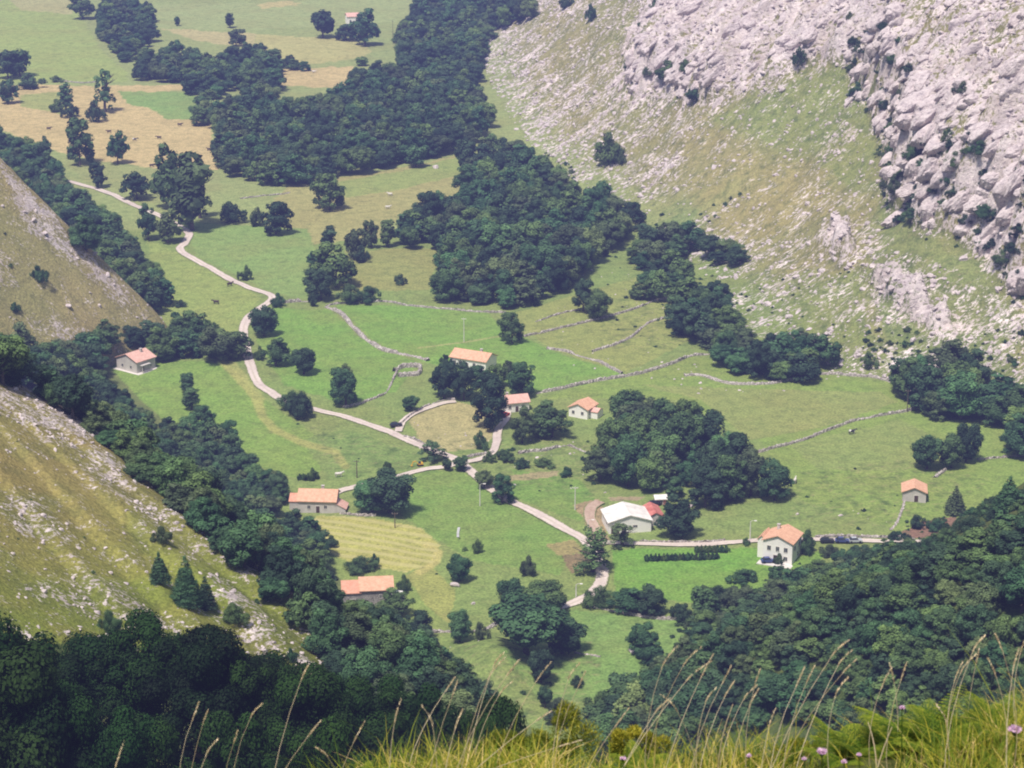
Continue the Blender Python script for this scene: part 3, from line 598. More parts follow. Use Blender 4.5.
# ------------------------------------------------------------------ single trees and bushes, each where it stands
SINGLE = [
 (83, 19, 21, 24, 'oak', 'dark rounded tree at the edge of the far pale pasture, beyond the first fields'),
 (323, 38, 20, 25, 'round', 'dark round tree alone in the far meadow, left of the small white house'),
 (365, 46, 28, 34, 'oak', 'big dark tree standing right beside the far white house'),
 (346, 40, 20, 15, 'oak', 'low tree tucked against the left flank of the tree by the far house'),
 (177, 26, 6, 9, 'round', 'tiny lone tree in the far strip of pasture between two woods'),
 (230, 28, 9, 14, 'tall', 'small upright tree in the far pasture above the tan strip'),
 (236, 46, 20, 16, 'oak', 'tree whose rounded top stands out above the far wood edge'),
 (80, 165, 27, 44, 'oak', 'tall dark oak at the foot of the tan fields, larger of the two field oaks'),
 (118, 164, 20, 32, 'oak', 'smaller dark oak in the tan field beside the larger oak'),
 (98, 188, 14, 24, 'tall', 'upright bushy tree just above the upper bend of the road'),
 (137, 199, 27, 27, 'oak', 'broad dark tree on the meadow between upper road and tan field'),
 (174, 208, 36, 60, 'oak', 'left crown of the tall tree clump above the road bend'),
 (192, 230, 34, 72, 'tall', 'tallest tree of the clump above the road bend'),
 (200, 218, 22, 50, 'airy', 'thin loose-crowned tree on the right of the clump above the road bend'),
 (148, 240, 18, 34, 'oak', 'dark tree left of the road bend, leaning on the wood edge'),
 (168, 243, 24, 32, 'oak', 'dark rounded tree just inside the road bend'),
 (45, 152, 11, 15, 'bush', 'small bush on the slope left of the larger field oak'),
 (105, 112, 22, 40, 'airy', 'pale airy tree on the hedge line between the tan fields'),
 (95, 122, 22, 19, 'bush', 'dark bush at the foot of the pale airy tree'),
 (66, 110, 13, 25, 'tall', 'slim green tree in the small clump on the tan field'),
 (57, 112, 12, 12, 'bush', 'rounded bush left in the small clump on the tan field'),
 (70, 117, 18, 12, 'bush', 'low dark bush in front of the slim tree on the tan field'),
 (8, 78, 24, 26, 'oak', 'dark tree at the left edge of the picture beside the far fields'),
 (20, 76, 20, 24, 'round', 'round tree at the left edge wood, the one nearest the pale pasture'),
 (30, 88, 24, 14, 'bush', 'spreading bush at the right foot of the left edge wood'),
 (8, 104, 20, 22, 'oak', 'lower tree of the left edge wood above the tan fields'),
 (56, 82, 14, 6, 'bush', 'low flat bush on the far field boundary'),
 (330, 210, 31, 35, 'oak', 'solitary dark oak in the olive meadow below the big wood'),
 (416, 167, 20, 21, 'lush', 'small round tree at the edge of the meadow under the big wood'),
 (466, 169, 20, 28, 'round', 'round tree at the gap between the upper and lower wood'),
 (232, 222, 26, 20, 'bush', 'spreading hedge bush left on the hedge across the middle meadow'),
 (256, 226, 16, 18, 'bush', 'small hedge bush in the middle of the hedge across the meadow'),
 (276, 234, 26, 31, 'oak', 'rounded tree at the right end of the hedge across the meadow'),
 (329, 249, 16, 22, 'tall', 'slender little tree between the olive meadow and the green meadow'),
 (354, 260, 19, 30, 'oak', 'middle sized tree right of the slender tree in the olive meadow'),
 (362, 262, 14, 16, 'bush', 'bush leaning on the middle sized tree in the olive meadow'),
 (336, 287, 42, 42, 'oak', 'large dark tree in the clump at the top of the stone rubble wall'),
 (318, 266, 20, 18, 'oak', 'upper left tree in the clump above the rubble wall'),
 (321, 300, 32, 30, 'oak', 'lower left tree in the clump above the rubble wall'),
 (350, 303, 30, 18, 'bush', 'broad bush right of the clump above the rubble wall'),
 (369, 302, 26, 16, 'bush', 'rightmost low bush of the clump, against the meadow wall'),
 (313, 306, 10, 14, 'bush', 'small bush at the end of the short grey wall by the road'),
 (278, 307, 12, 14, 'bush', 'bush at the inside of the road bend by the short grey wall'),
 (372, 248, 17, 27, 'oak', 'left tree of the row running into the lower wood'),
 (388, 247, 14, 27, 'tall', 'narrow tree in the row running into the lower wood'),
 (400, 284, 14, 10, 'bush', 'tiny bush in the middle of the small olive field'),
 (245, 280, 13, 14, 'bush', 'small bush on the upper verge of the road in the green meadow'),
 (264, 336, 26, 28, 'lush', 'tree on the right side of the road below the bend, upper one'),
 (276, 366, 24, 28, 'oak', 'bushy tree on the right side of the road below the bend, lower one'),
 (260, 360, 9, 14, 'bush', 'narrow bush squeezed between road and bushy tree'),
 (304, 374, 21, 25, 'round', 'neat round tree alone on the bright meadow'),
 (346, 406, 33, 36, 'oak', 'rounded tree on the meadow above the long straight of the road'),
 (345, 378, 14, 14, 'bush', 'lighter bush on the top side of the rounded meadow tree'),
 (411, 411, 15, 15, 'round', 'small round tree above the fork of the lane'),
 (512, 343, 23, 30, 'oak', 'dark tree alone on the right edge of the bright meadow'),
 (446, 367, 14, 12, 'bush', 'bush at the left gable of the long tiled farmhouse'),
 (444, 398, 28, 34, 'oak', 'left tree in the farm grove below the long farmhouse'),
 (464, 400, 26, 36, 'oak', 'second tree in the farm grove below the long farmhouse'),
 (487, 428, 34, 52, 'oak', 'largest dark tree in the farm grove, beside the drive'),
 (480, 386, 22, 20, 'oak', 'middle tree hiding the front of the long farmhouse'),
 (499, 386, 24, 22, 'oak', 'tree behind the white cottage, in front of the long farmhouse'),
 (523, 396, 28, 34, 'oak', 'right tree of the farm grove behind the white cottage'),
 (508, 374, 15, 13, 'bush', 'bush at the right end of the long tiled farmhouse'),
 (522, 443, 25, 35, 'oak', 'tree in front of the white cottage, right of the drive'),
 (552, 437, 40, 34, 'oak', 'wide dark tree between the white cottage and the small tiled cottage'),
 (480, 449, 16, 18, 'bush', 'bush at the left side of the drive above the junction'),
 (490, 462, 16, 11, 'bush', 'dark bush at the mouth of the drive'),
 (506, 460, 20, 12, 'bush', 'low bush right of the drive mouth'),
 (522, 468, 14, 11, 'bush', 'lone dark bush on the rough slope below the cottages'),
 (543, 466, 22, 8, 'bush', 'flat hedge bush under the field wall below the cottages'),
 (601, 481, 31, 34, 'oak', 'dark tree at the left foot of the central grove'),
 (566, 476, 14, 9, 'bush', 'low bush on the rough grass left of the central grove'),
 (433, 461, 24, 20, 'airy', 'small spreading tree beside the yellow digger at the junction'),
 (447, 471, 8, 12, 'round', 'tiny round tree on the verge left of the junction'),
 (462, 471, 14, 15, 'round', 'small round tree right at the junction of the roads'),
 (484, 488, 17, 17, 'round', 'first round tree beside the road below the junction'),
 (502, 503, 23, 28, 'oak', 'larger tree beside the road below the junction'),
 (390, 513, 46, 42, 'lush', 'big spreading tree at the top edge of the mown hay field'),
 (372, 512, 30, 31, 'lush', 'left half of the tree mass at the top of the hay field'),
 (387, 476, 14, 14, 'bush', 'bush on the side road above the big hay field tree'),
 (300, 418, 26, 26, 'bush', 'lower of two dark bushes by the road beside the left meadow'),
 (292, 410, 26, 20, 'bush', 'upper of two dark bushes by the road beside the left meadow'),
 (188, 393, 13, 20, 'tall', 'upper slim tree standing in the left meadow'),
 (192, 410, 16, 22, 'tall', 'lower slim tree standing in the left meadow'),
 (188, 325, 12, 14, 'oak', 'small tree poking above the wood behind the hillside house'),
 (205, 428, 22, 22, 'oak', 'middle tree of the hedge at the bottom of the left meadow'),
 (228, 444, 20, 24, 'oak', 'end tree of the hedge at the bottom of the left meadow'),
 (86, 250, 32, 34, 'oak', 'dark tree standing before the crest of the brown spur'),
 (113, 270, 13, 12, 'bush', 'small dark bush at the white rocks on the brown spur crest'),
 (139, 294, 14, 13, 'bush', 'dark bush near the lower tip of the brown spur'),
 (40, 282, 16, 16, 'bush', 'dark round bush alone on the brown spur'),
 (16, 312, 9, 10, 'bush', 'small bush by a boulder on the brown spur'),
 (63, 218, 9, 10, 'bush', 'small bush among the white rocks on the brown spur'),
 (160, 583, 20, 30, 'cone', 'short dark spruce standing apart above the other two spruces'),
 (187, 606, 28, 48, 'cone', 'tallest dark spruce on the stony near slope'),
 (206, 609, 20, 32, 'cone', 'slim spruce right of the tallest spruce on the near slope'),
 (163, 543, 23, 17, 'bush', 'round bush alone high on the stony near slope'),
 (111, 634, 26, 24, 'bush', 'dark bush low on the near slope above the dark trees'),
 (179, 642, 7, 11, 'bush', 'tiny bush low on the near slope'),
 (291, 662, 11, 15, 'bush', 'small bush at the foot of the near slope by the rocks'),
 (236, 622, 26, 20, 'bush', 'wide bush below the spruces on the near slope'),
 (622, 546, 26, 24, 'airy', 'thin yellowish tree in front of the pale barn'),
 (680, 536, 38, 42, 'oak', 'dark tree right of the pale barn'),
 (593, 571, 32, 44, 'airy', 'loose grey green tree at the road bend below the barn'),
 (528, 575, 16, 20, 'bush', 'green bush on the grass left of the road below the barn'),
 (508, 607, 25, 28, 'round', 'round tree left of the big oak, on the slope'),
 (546, 612, 36, 30, 'round', 'rounded tree behind the big oak'),
 (526, 653, 66, 54, 'round', 'big light-topped oak above the grassy hump, broadest single crown of the valley'),
 (562, 653, 40, 32, 'round', 'lower tree on the right flank of the big oak'),
 (541, 682, 21, 32, 'round', 'slim tree right of the grassy hump'),
 (460, 642, 22, 32, 'lush', 'round tree by the pale wall left of the grassy hump'),
 (460, 581, 21, 26, 'round', 'round tree beside the little stream'),
 (478, 553, 10, 14, 'bush', 'small bush on the green slope right of the stream'),
 (480, 640, 18, 18, 'bush', 'bush on the pale wall at the left foot of the big oak'),
 (577, 687, 15, 12, 'bush', 'dark bush on the grass below the big oak'),
 (600, 607, 30, 20, 'bush', 'left bush of the thick hedge above the lower wall'),
 (626, 612, 34, 24, 'oak', 'second tree of the thick hedge above the lower wall'),
 (652, 616, 32, 28, 'oak', 'third and tallest tree of the thick hedge above the lower wall'),
 (682, 620, 26, 18, 'bush', 'right end bush of the thick hedge above the lower wall'),
 (640, 656, 30, 32, 'oak', 'dark tree with a pale boulder at its foot, left edge of the lower right wood'),
 (650, 664, 26, 24, 'oak', 'tree right of the boulder tree, lower right wood edge'),
 (626, 712, 36, 40, 'lush', 'pale green tree low in the valley, above the grass stalks'),
 (600, 714, 26, 24, 'bush', 'dark bush left of the pale green tree low in the valley'),
 (560, 722, 34, 24, 'bush', 'green bush at the bottom of the valley below the hump'),
 (545, 708, 14, 22, 'round', 'slim dark tree at the bottom of the valley below the hump'),
 (927, 469, 26, 32, 'round', 'left of three neat dark trees above the small hut'),
 (951, 468, 26, 32, 'round', 'middle of three neat dark trees above the small hut'),
 (966, 462, 24, 38, 'round', 'right and tallest of three neat dark trees above the small hut'),
 (955, 513, 21, 26, 'cone', 'dark pyramid shaped tree right of the small hut'),
 (1008, 512, 26, 34, 'cone', 'dark pointed tree at the right edge of the pasture'),
 (868, 368, 17, 16, 'bush', 'bush alone at the foot of the rocky slope above the wall'),
 (806, 553, 20, 24, 'bush', 'dense green bush at the right wall of the tall white house'),
 (779, 564, 9, 11, 'bush', 'small dark bush at the front of the tall white house'),
 (746, 545, 8, 8, 'bush', 'little bush on the farm road left of the tall white house'),
 (567, 9, 13, 14, 'bush', 'left of two dark bushes high on the rocky mountain'),
 (591, 21, 12, 16, 'bush', 'right of two dark bushes high on the rocky mountain'),
 (609, 164, 26, 30, 'bush', 'dark bush alone on the stony slope above the big wood'),
 (620, 164, 11, 12, 'bush', 'small dark bush at the right side of the bush on the stony slope'),
 (799, 66, 12, 18, 'bush', 'dark shrub high on the rock right of the low cliff'),
 (583, 311, 25, 32, 'oak', 'left tree of the pair on the sloping walled pasture'),
 (599, 319, 27, 28, 'round', 'right tree of the pair on the sloping walled pasture'),
 (692, 474, 10, 30, 'airy', 'thin half bare tree standing in front of the central grove'),
 (705, 507, 38, 38, 'oak', 'rounded tree at the front of the central grove, right of the red shed'),
 (672, 497, 18, 20, 'oak', 'small dark tree behind the red shed'),
 (311, 480, 14, 12, 'bush', 'bush above the garden of the grey walled farmhouse'),
 (362, 571, 30, 14, 'bush', 'low bush behind the stone farmhouse below the hay field'),
 (404, 592, 12, 18, 'bush', 'dark bush at the right end of the stone farmhouse'),
 (398, 614, 32, 26, 'oak', 'tree in front of the stone farmhouse right end'),
 (375, 567, 12, 14, 'bush', 'small bush on the lower edge of the hay field'),
 (332, 547, 14, 12, 'bush', 'small bush on the left edge of the hay field'),
]
for a, p in zip(SINGLE, cast([a[:2] for a in SINGLE])): plant_px(*a, p=p)

# shrubs wedged in the cracks of the cliffs
for px, py, w, h, lab in [(628, 70, 10, 14, 'dark shrub at the left end of the low cliff'), (647, 76, 9, 16, 'dark shrub on the face of the low cliff'), (668, 80, 18, 20, 'largest dark shrub on the low cliff'), (687, 74, 14, 18, 'dark shrub above the right part of the low cliff'), (695, 100, 18, 16, 'green shrub at the foot of the low cliff'),
 (645, 30, 12, 18, 'shrub in the gully above the low cliff'), (655, 12, 12, 14, 'shrub at the top of the gully above the low cliff'), (856, 95, 12, 34, 'tall dark shrub mass in the corner of the great cliff'), (850, 20, 8, 14, 'small shrub near the top of the rock face'), (893, 158, 16, 36, 'dark shrub mass along the left foot of the great cliff'), (901, 112, 10, 18, 'dark shrub at the shoulder of the great cliff'), (902, 132, 12, 14, 'shrub on a ledge below the cliff shoulder'), (894, 194, 20, 24, 'dark shrub mass at the lower left foot of the great cliff'), (912, 160, 18, 22, 'shrub in a crack of the great cliff'), (955, 168, 16, 30, 'shrub in the middle of the great cliff'), (980, 155, 18, 14, 'shrub on a ledge of the great cliff'), (945, 186, 12, 16, 'small shrub low in the middle of the great cliff'), (1002, 264, 14, 30, 'dark shrub at the right foot of the great cliff'), (962, 96, 14, 16, 'shrub in the long diagonal crack of the rock face'), (1018, 286, 16, 20, 'shrub at the right edge of the picture under the cliff'), (985, 218, 18, 14, 'shrub on the lower lip of the great cliff')]:
    plant_px(px, py, w * 1.15, min(h, w * 1.0), 'bush', lab, 'shrubs in the cliffs')

# ------------------------------------------------------------------ woods: every tree stands on the ground inside its wood
WOODS = [   # name for labels, outline of the crowns as seen, tree height m, crown width m, spacing m, feature ids allowed, label, share that is bush
 ('far', [(98, 6), (112, -14), (150, 8), (158, 36), (140, 52), (126, 64), (104, 42)], 11, 10, 7.5, (0, 1), 'dark tree in the narrow far wood between two pale pastures'),
 ('far', [(128, 56), (175, 46), (215, 58), (255, 40), (282, 58), (276, 96), (232, 92), (200, 108), (188, 84), (140, 82)], 11, 10, 7.5, (0, 1), 'dark tree in the far wood above the tan fields'),
 ('far', [(282, 58), (310, 62), (330, 64), (365, 56), (362, 66), (330, 70), (290, 72)], 7, 8, 6.5, (0, 1), 'low hedge tree between the far fields'),
 ('upper', [(200, 102), (275, 92), (300, 100), (345, 88), (362, 70), (400, 60), (402, 28), (430, -14), (535, -20), (530, 22), (490, 34), (474, 76), (490, 120), (472, 150), (400, 165), (330, 182), (290, 188), (240, 182), (218, 165), (222, 140), (196, 124)], 13, 11, 7.5, (0, 1), 'dark tree in the great upper wood'),
 ('lower', [(468, 164), (500, 134), (545, 160), (580, 180), (622, 205), (658, 212), (626, 236), (598, 258), (556, 296), (518, 309), (430, 306), (403, 300), (408, 285), (440, 280), (450, 250), (395, 250), (392, 232), (410, 208), (440, 195), (472, 190)], 13, 11, 7.5, (0, 1), 'dark tree in the great middle wood under the mountain'),
 ('slope', [(637, 246), (652, 228), (690, 216), (706, 226), (702, 246), (670, 268), (640, 272)], 11, 10, 6.5, (0, 1), 'tree in the upper copse on the walled slope'),
 ('slope', [(636, 282), (655, 264), (684, 262), (682, 286), (660, 302), (638, 300)], 10, 9, 6.5, (0, 1), 'tree in the copse below the upper copse on the walled slope'),
 ('slope', [(704, 244), (720, 234), (754, 244), (752, 264), (730, 274), (706, 262)], 9, 9, 6.5, (0, 1), 'tree in the small copse on the open mountain foot'),
 ('slope', [(666, 300), (690, 278), (722, 286), (738, 316), (745, 345), (720, 356), (700, 344), (672, 338)], 11, 10, 6.5, (0, 1), 'tree in the big copse above the long field wall'),
 ('slope', [(715, 330), (745, 326), (760, 334), (800, 332), (832, 340), (828, 366), (802, 382), (748, 380), (722, 370)], 11, 10, 6.5, (0, 1), 'tree in the dark copse at the end of the long field wall'),
 ('pasture', [(880, 385), (905, 350), (950, 352), (1040, 380), (1060, 460), (985, 458), (975, 425), (940, 422), (905, 398)], 13, 12, 7.5, (0, 1), 'tree in the dark wood on the right pasture'),
 ('central', [(586, 424), (606, 404), (640, 390), (672, 402), (705, 414), (736, 428), (750, 455), (792, 470), (790, 500), (735, 502), (700, 498), (662, 496), (620, 488), (608, 460)], 13.5, 10.5, 7.6, (0, 1), 'tree in the dense central grove behind the pale barn'),
 ('left', [(-30, 118), (10, 134), (45, 150), (75, 188), (108, 216), (138, 244), (160, 270), (166, 300), (150, 318), (120, 300), (84, 250), (40, 205), (-30, 165)], 11, 10, 6.0, (0, 2), 'tree in the dark wood behind the brown spur'),
 ('left', [(-20, 330), (30, 340), (60, 352), (90, 340), (110, 316), (150, 330), (185, 318), (222, 328), (240, 340), (240, 362), (160, 360), (148, 345), (116, 352), (104, 372), (60, 395), (-20, 380)], 10, 10, 6.2, (0, 2, 3, 4), 'tree in the wood around the hillside house'),
 ('belt', [(40, 350), (100, 366), (122, 395), (155, 424), (190, 420), (238, 440), (236, 452), (272, 470), (302, 500), (320, 545), (330, 592), (348, 604), (380, 616), (420, 612), (434, 650), (480, 676), (498, 706), (470, 735), (400, 735), (345, 700), (320, 650), (285, 615), (240, 568), (190, 520), (140, 480), (100, 438), (50, 404)], 7.2, 6.4, 4.1, (0, 2, 4, 5), 'tree in the long dark wooded belt behind the stony near slope'),
 ('lower right', [(690, 650), (706, 596), (745, 590), (800, 568), (868, 544), (930, 548), (975, 520), (1060, 490), (1080, 730), (700, 730), (640, 735), (636, 690), (668, 660)], 6.4, 6.6, 3.9, (0, 5), 'bushy tree on the steep wooded slope at the lower right'),
 ('lower right', [(640, 690), (700, 660), (700, 760), (520, 760), (510, 730), (580, 735)], 8.5, 9, 5.2, (0, 5, 6, 7), 'tree in the valley bottom behind the tall grass'),
]
# the nearest trees, dark, on the shoulder below the camera
NEAR = [(-14, 800, 150, 150), (30, 790, 110, 150), (72, 757, 84, 96), (110, 757, 96, 112), (150, 757, 96, 124), (196, 757, 100, 118), (240, 760, 90, 104), (268, 764, 86, 100), (300, 770, 84, 98), (335, 772, 80, 90), (372, 776, 84, 84), (408, 780, 84, 92), (448, 786, 80, 88), (488, 790, 74, 80), (60, 800, 90, 100), (330, 792, 90, 70), (20, 778, 100, 130), (130, 792, 90, 74), (180, 796, 80, 66), (250, 800, 90, 72), (90, 800, 70, 56)]
lab_near = ['broad dark tree at the lower left corner', 'dark tree second from the lower left corner', 'dark tree below the near slope, left of the highest dark crown', 'dark tree with the highest crown under the near slope', 'dark tree just right of the highest dark crown', 'dark tree under the middle of the near slope', 'dark tree behind the three pale stalks', 'dark tree where the near slope meets the dark trees', 'dark tree left of the lone tall stalk', 'dark tree right of the lone tall stalk', 'bright green topped dark tree left of the grass clump', 'dark tree behind the left grass stalks', 'dark tree right behind the tall golden tuft', 'dark tree rightmost of the near dark row', 'low dark tree in front of the corner trees', 'low dark tree in front of the middle of the row', 'bright edged dark tree in the lower left corner group', 'low dark crown filling the gap under the highest crown', 'low dark crown right of the gap under the highest crown', 'low dark crown behind the three pale stalks', 'low dark crown at the foot of the corner trees']
for (px, py, w, h), lab in zip(NEAR, lab_near):
    Yd = 236 + random.uniform(-3, 10) if py < 790 else 215
    d = ray(px, py - h * .5); x = float(d[0] / d[1] * Yd); z = gz(x, Yd)
    top = CAMZ + float(ray(px, py - h)[2] / ray(px, py - h)[1]) * Yd
    q = math.dist((x, Yd, z), (0, 0, CAMZ)) / F
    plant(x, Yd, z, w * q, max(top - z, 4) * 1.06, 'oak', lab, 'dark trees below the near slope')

def fill(poly, spacing, fids, hm):
    """spots for trees in world units whose crowns show inside the outline"""
    a = np.array(poly, float); ex = cast([(x, y) for x, y in a] + [tuple(a.mean(0))])
    x0, y0 = ex[:, :2].min(0) - 25; x1, y1 = ex[:, :2].max(0) + 25
    n = int(min(90000, (x1 - x0) * (y1 - y0) / spacing ** 2 * 9))
    X = RNG.uniform(x0, x1, n); Y = RNG.uniform(y0, y1, n)
    z, fid, rc = HR(X, Y)
    px, py = project(X, Y, z); _, pt = project(X, Y, z + hm * .8)
    ok = np.isin(fid, fids) & inpoly(px, py, poly) & inpoly(px, pt, poly) & (px > -60) & (px < 1085) & (py < 860) & (py > -12)
    X, Y, z, px, py = X[ok], Y[ok], z[ok], px[ok], py[ok]
    cell = {}; out = []
    for i in range(len(X)):
        c = (int(X[i] // spacing), int(Y[i] // spacing))
        if any(math.hypot(X[i] - u, Y[i] - v) < spacing for dx in (-1, 0, 1) for dy in (-1, 0, 1) for u, v in cell.get((c[0] + dx, c[1] + dy), ())): continue
        cell.setdefault(c, []).append((X[i], Y[i])); out.append((X[i], Y[i], z[i], px[i], py[i]))
    return out
CLEAR = [((342, 570, 402, 605), 590), ((290, 486, 342, 513), 505), ((112, 338, 156, 372), 365), ((898, 476, 932, 503), 495), ((752, 520, 812, 566), 555), ((893, 512, 960, 540), 530), ((598, 498, 668, 534), 525), ((815, 532, 862, 546), 540), ((565, 398, 600, 418), 412), ((908, 428, 990, 475), 432), ((942, 486, 1024, 514), 505)]
def in_the_way(px, py, hpx, wpx):        # a tree must not stand before a house the photograph shows
    return any(px + wpx * .45 > x0 and px - wpx * .45 < x1 and py - hpx < y1 - 3 and py > yb - 2 for (x0, y0, x1, y1), yb in CLEAR)
def seen(pts, up):
    """which of the points are not hidden by the land"""
    P = np.array(pts, float)[:, :3]; P = P + np.array([0, 0, up]); t = np.linspace(.12, .97, 90)
    Xs = P[:, 0:1] * t; Ys = P[:, 1:2] * t; Zs = CAMZ + (P[:, 2:3] - CAMZ) * t
    return ~(H(Xs, Ys)[0] > Zs).any(1)
ALL = []
for wi, (nm, poly, hm, wm, sp_, fids, lab) in enumerate(WOODS):
    L = fill(poly, sp_, fids, hm)
    if not L: continue
    vis = seen(L, hm)
    for (x, y, z, px, py), v in zip(L, vis):
        if any(abs(x - a) < 3.2 and abs(y - b) < 3.2 for a, b in TREES[:len(SINGLE) + 40]): continue
        kf = random.uniform(.62, 1.3); h = hm * kf; w_ = wm * random.uniform(.85, 1.2) * (.5 + .5 * kf)
        d = math.dist((x, y, z), (0, 0, CAMZ))
        if in_the_way(px, py, h * F / d * .93, w_ * F / d): continue
        if v: ALL.append((h * w_ * (F / d) ** 2, wi, x, y, z, w_, h, d))
ALL.sort(key=lambda a: -a[0])
n_tree = sum(1 for o in D.objects if o.name.startswith('tree') and o.parent is None)
QUOTA = 292 - n_tree
print('woods trees', len(ALL), 'individual so far', n_tree, 'quota', QUOTA)
for s, wi, x, y, z, w_, h, d in ALL[:QUOTA]:
    kind = random.choice(['oak', 'oak', 'oak', 'round', 'lush'] if WOODS[wi][0] in ('lower right', 'belt') else ['oak'] * 6 + ['round'] * 2 + ['lush'])
    plant(x, y, z, w_, h, kind, WOODS[wi][6], 'trees: ' + WOODS[wi][6].replace('tree ', '', 1).replace('dark in', 'in'), lod='mid')
rest = ALL[QUOTA:]
src = [SOURCES[('oak', 'mid')][k] for k in sorted(SOURCES[('oak', 'mid')])] + [SOURCES[('oak', 'far')][k] for k in sorted(SOURCES[('oak', 'far')])] + [list(SOURCES[('round', 'mid')].values())[0], list(SOURCES[('lush', 'mid')].values())[0]]
n = len(rest); P = np.array([(a[2], a[3], a[4] - .3) for a in rest])
mw = np.array([habit('oak', 'mid', 0)[2], habit('oak', 'mid', 0)[3]])
S = np.array([(a[5] / mw[0], a[5] / mw[0], a[6] / mw[1]) for a in rest])
scatter('woodland', P, np.stack([np.zeros(n), np.zeros(n), RNG.uniform(0, 6.28, n)], -1), S, RNG.integers(0, len(src), n), src, kind='stuff', label='dense dark green broadleaved woods filling the valley sides', category='woodland')

CRACK = True
# scrub: low bushes nobody would count, on the rough slopes and along the wood edges
SCRUB = [([(700, 270), (880, 270), (900, 340), (760, 350)], 3.6, (1,), .6, .35), ([(870, 330), (1024, 330), (1040, 400), (900, 372), (860, 350)], 2.4, (1,), 1.2, .8), ([(620, 232), (700, 200), (748, 172), (752, 186), (690, 240), (640, 262)], 2.8, (1,), 1.0, .7), ([(590, 240), (700, 225), (760, 300), (720, 350), (600, 350)], 5, (0, 1), .7, .5), ([(510, 440), (600, 440), (600, 500), (520, 500)], 6.0, (0,), .8, .5), ([(800, 470), (900, 460), (900, 530), (790, 530)], 7, (0, 1), .6, .4),
 ([(0, 384), (110, 430), (300, 640), (330, 690), (200, 650), (0, 540)], 9, (4,), .7, .3), ([(0, 230), (140, 300), (100, 330), (0, 340)], 9, (3,), .9, .35), ([(480, 130), (620, 180), (640, 220), (560, 180), (500, 140)], 7, (1,), 1.6, .8), ([(680, 600), (860, 545), (1050, 480), (1060, 740), (640, 740)], 3.2, (0, 5), 2.4, 1.0), ([(290, 420), (345, 432), (430, 462), (400, 470), (320, 450)], 6, (0,), .8, .5), ([(430, 520), (470, 520), (470, 600), (430, 600)], 6, (0,), .9, .5), ([(470, 640), (620, 640), (640, 740), (480, 740)], 7, (0, 6, 7), 1.2, .5), ([(140, 300), (165, 290), (240, 340), (240, 356), (160, 350)], 5, (0, 2), 1.6, .7), ([(880, 130), (1030, 130), (1030, 300), (900, 230)], 8, (1,), 1.6, .3)]
pts = []
for poly, sp_, fids, hgt, keep in SCRUB:
    for x, y, z, px, py in fill(poly, sp_, fids, .2):
        if random.random() < keep * 2.6 * max(0, fbm(np.array([x / 13]), np.array([y / 13]), 5, 3)[0] - .42) * 4: pts.append((x, y, z - .15 * hgt, hgt * (.35 + 1.5 * random.random() ** 2.2)))
# dark growth in the clefts of the bare rock
X = RNG.uniform(-60, 420, 60000); Y = RNG.uniform(650, 1600, 60000); z, fid, rc = HR(X, Y); px, py = project(X, Y, z); u, v = strata_uv(X, Y, fid)
rid = 1 - np.abs(2 * fbm(u / 26, v / 9, 91, 4) - 1)
dc, sc_, _, _ = poly_near(X, Y, CLIFF2)
foot = (dc < 9) & (-sc_ * dc > -2.5) & (RNG.uniform(size=len(X)) < .55)
ok = (fid == 1) & (px > 470) & (px < 1080) & (py > -15) & (py < 340) & (((rc > .8) & (rid < .30) & (fbm(X / 40, Y / 40, 33, 2) > .55) & (RNG.uniform(size=len(X)) < .3)) | ((crag(u, v) < .34) & (px > 600) & (rc > .08) & (fbm(X / 50, Y / 50, 35, 2) > .5) & (RNG.uniform(size=len(X)) < .16) & inpoly(px, py, ROCK_R[3][1])) | foot)
for x, y, zz in zip(X[ok], Y[ok], z[ok]): pts.append((x, y, zz - .5, .8 + 3.6 * random.random() ** 1.6))
print('cleft growth', int(ok.sum()))
bs = [SOURCES[('bush', 'far' if ('bush', 'far') in SOURCES else 'mid')][k] for k in sorted(SOURCES[('bush', 'far' if ('bush', 'far') in SOURCES else 'mid')])] + [SOURCES[('bush', 'mid')][k] for k in sorted(SOURCES[('bush', 'mid')])]
P = np.array(pts); n = len(P); s = P[:, 3] / 8.0
scatter('undergrowth', P[:, :3], np.stack([np.zeros(n), np.zeros(n), RNG.uniform(0, 6.28, n)], -1), np.stack([s * 1.15, s * 1.15, s], -1), RNG.integers(0, len(bs), n), bs, kind='stuff', label='low scrub and bramble scattered over the rough slopes', category='undergrowth')
print('scrub', n)
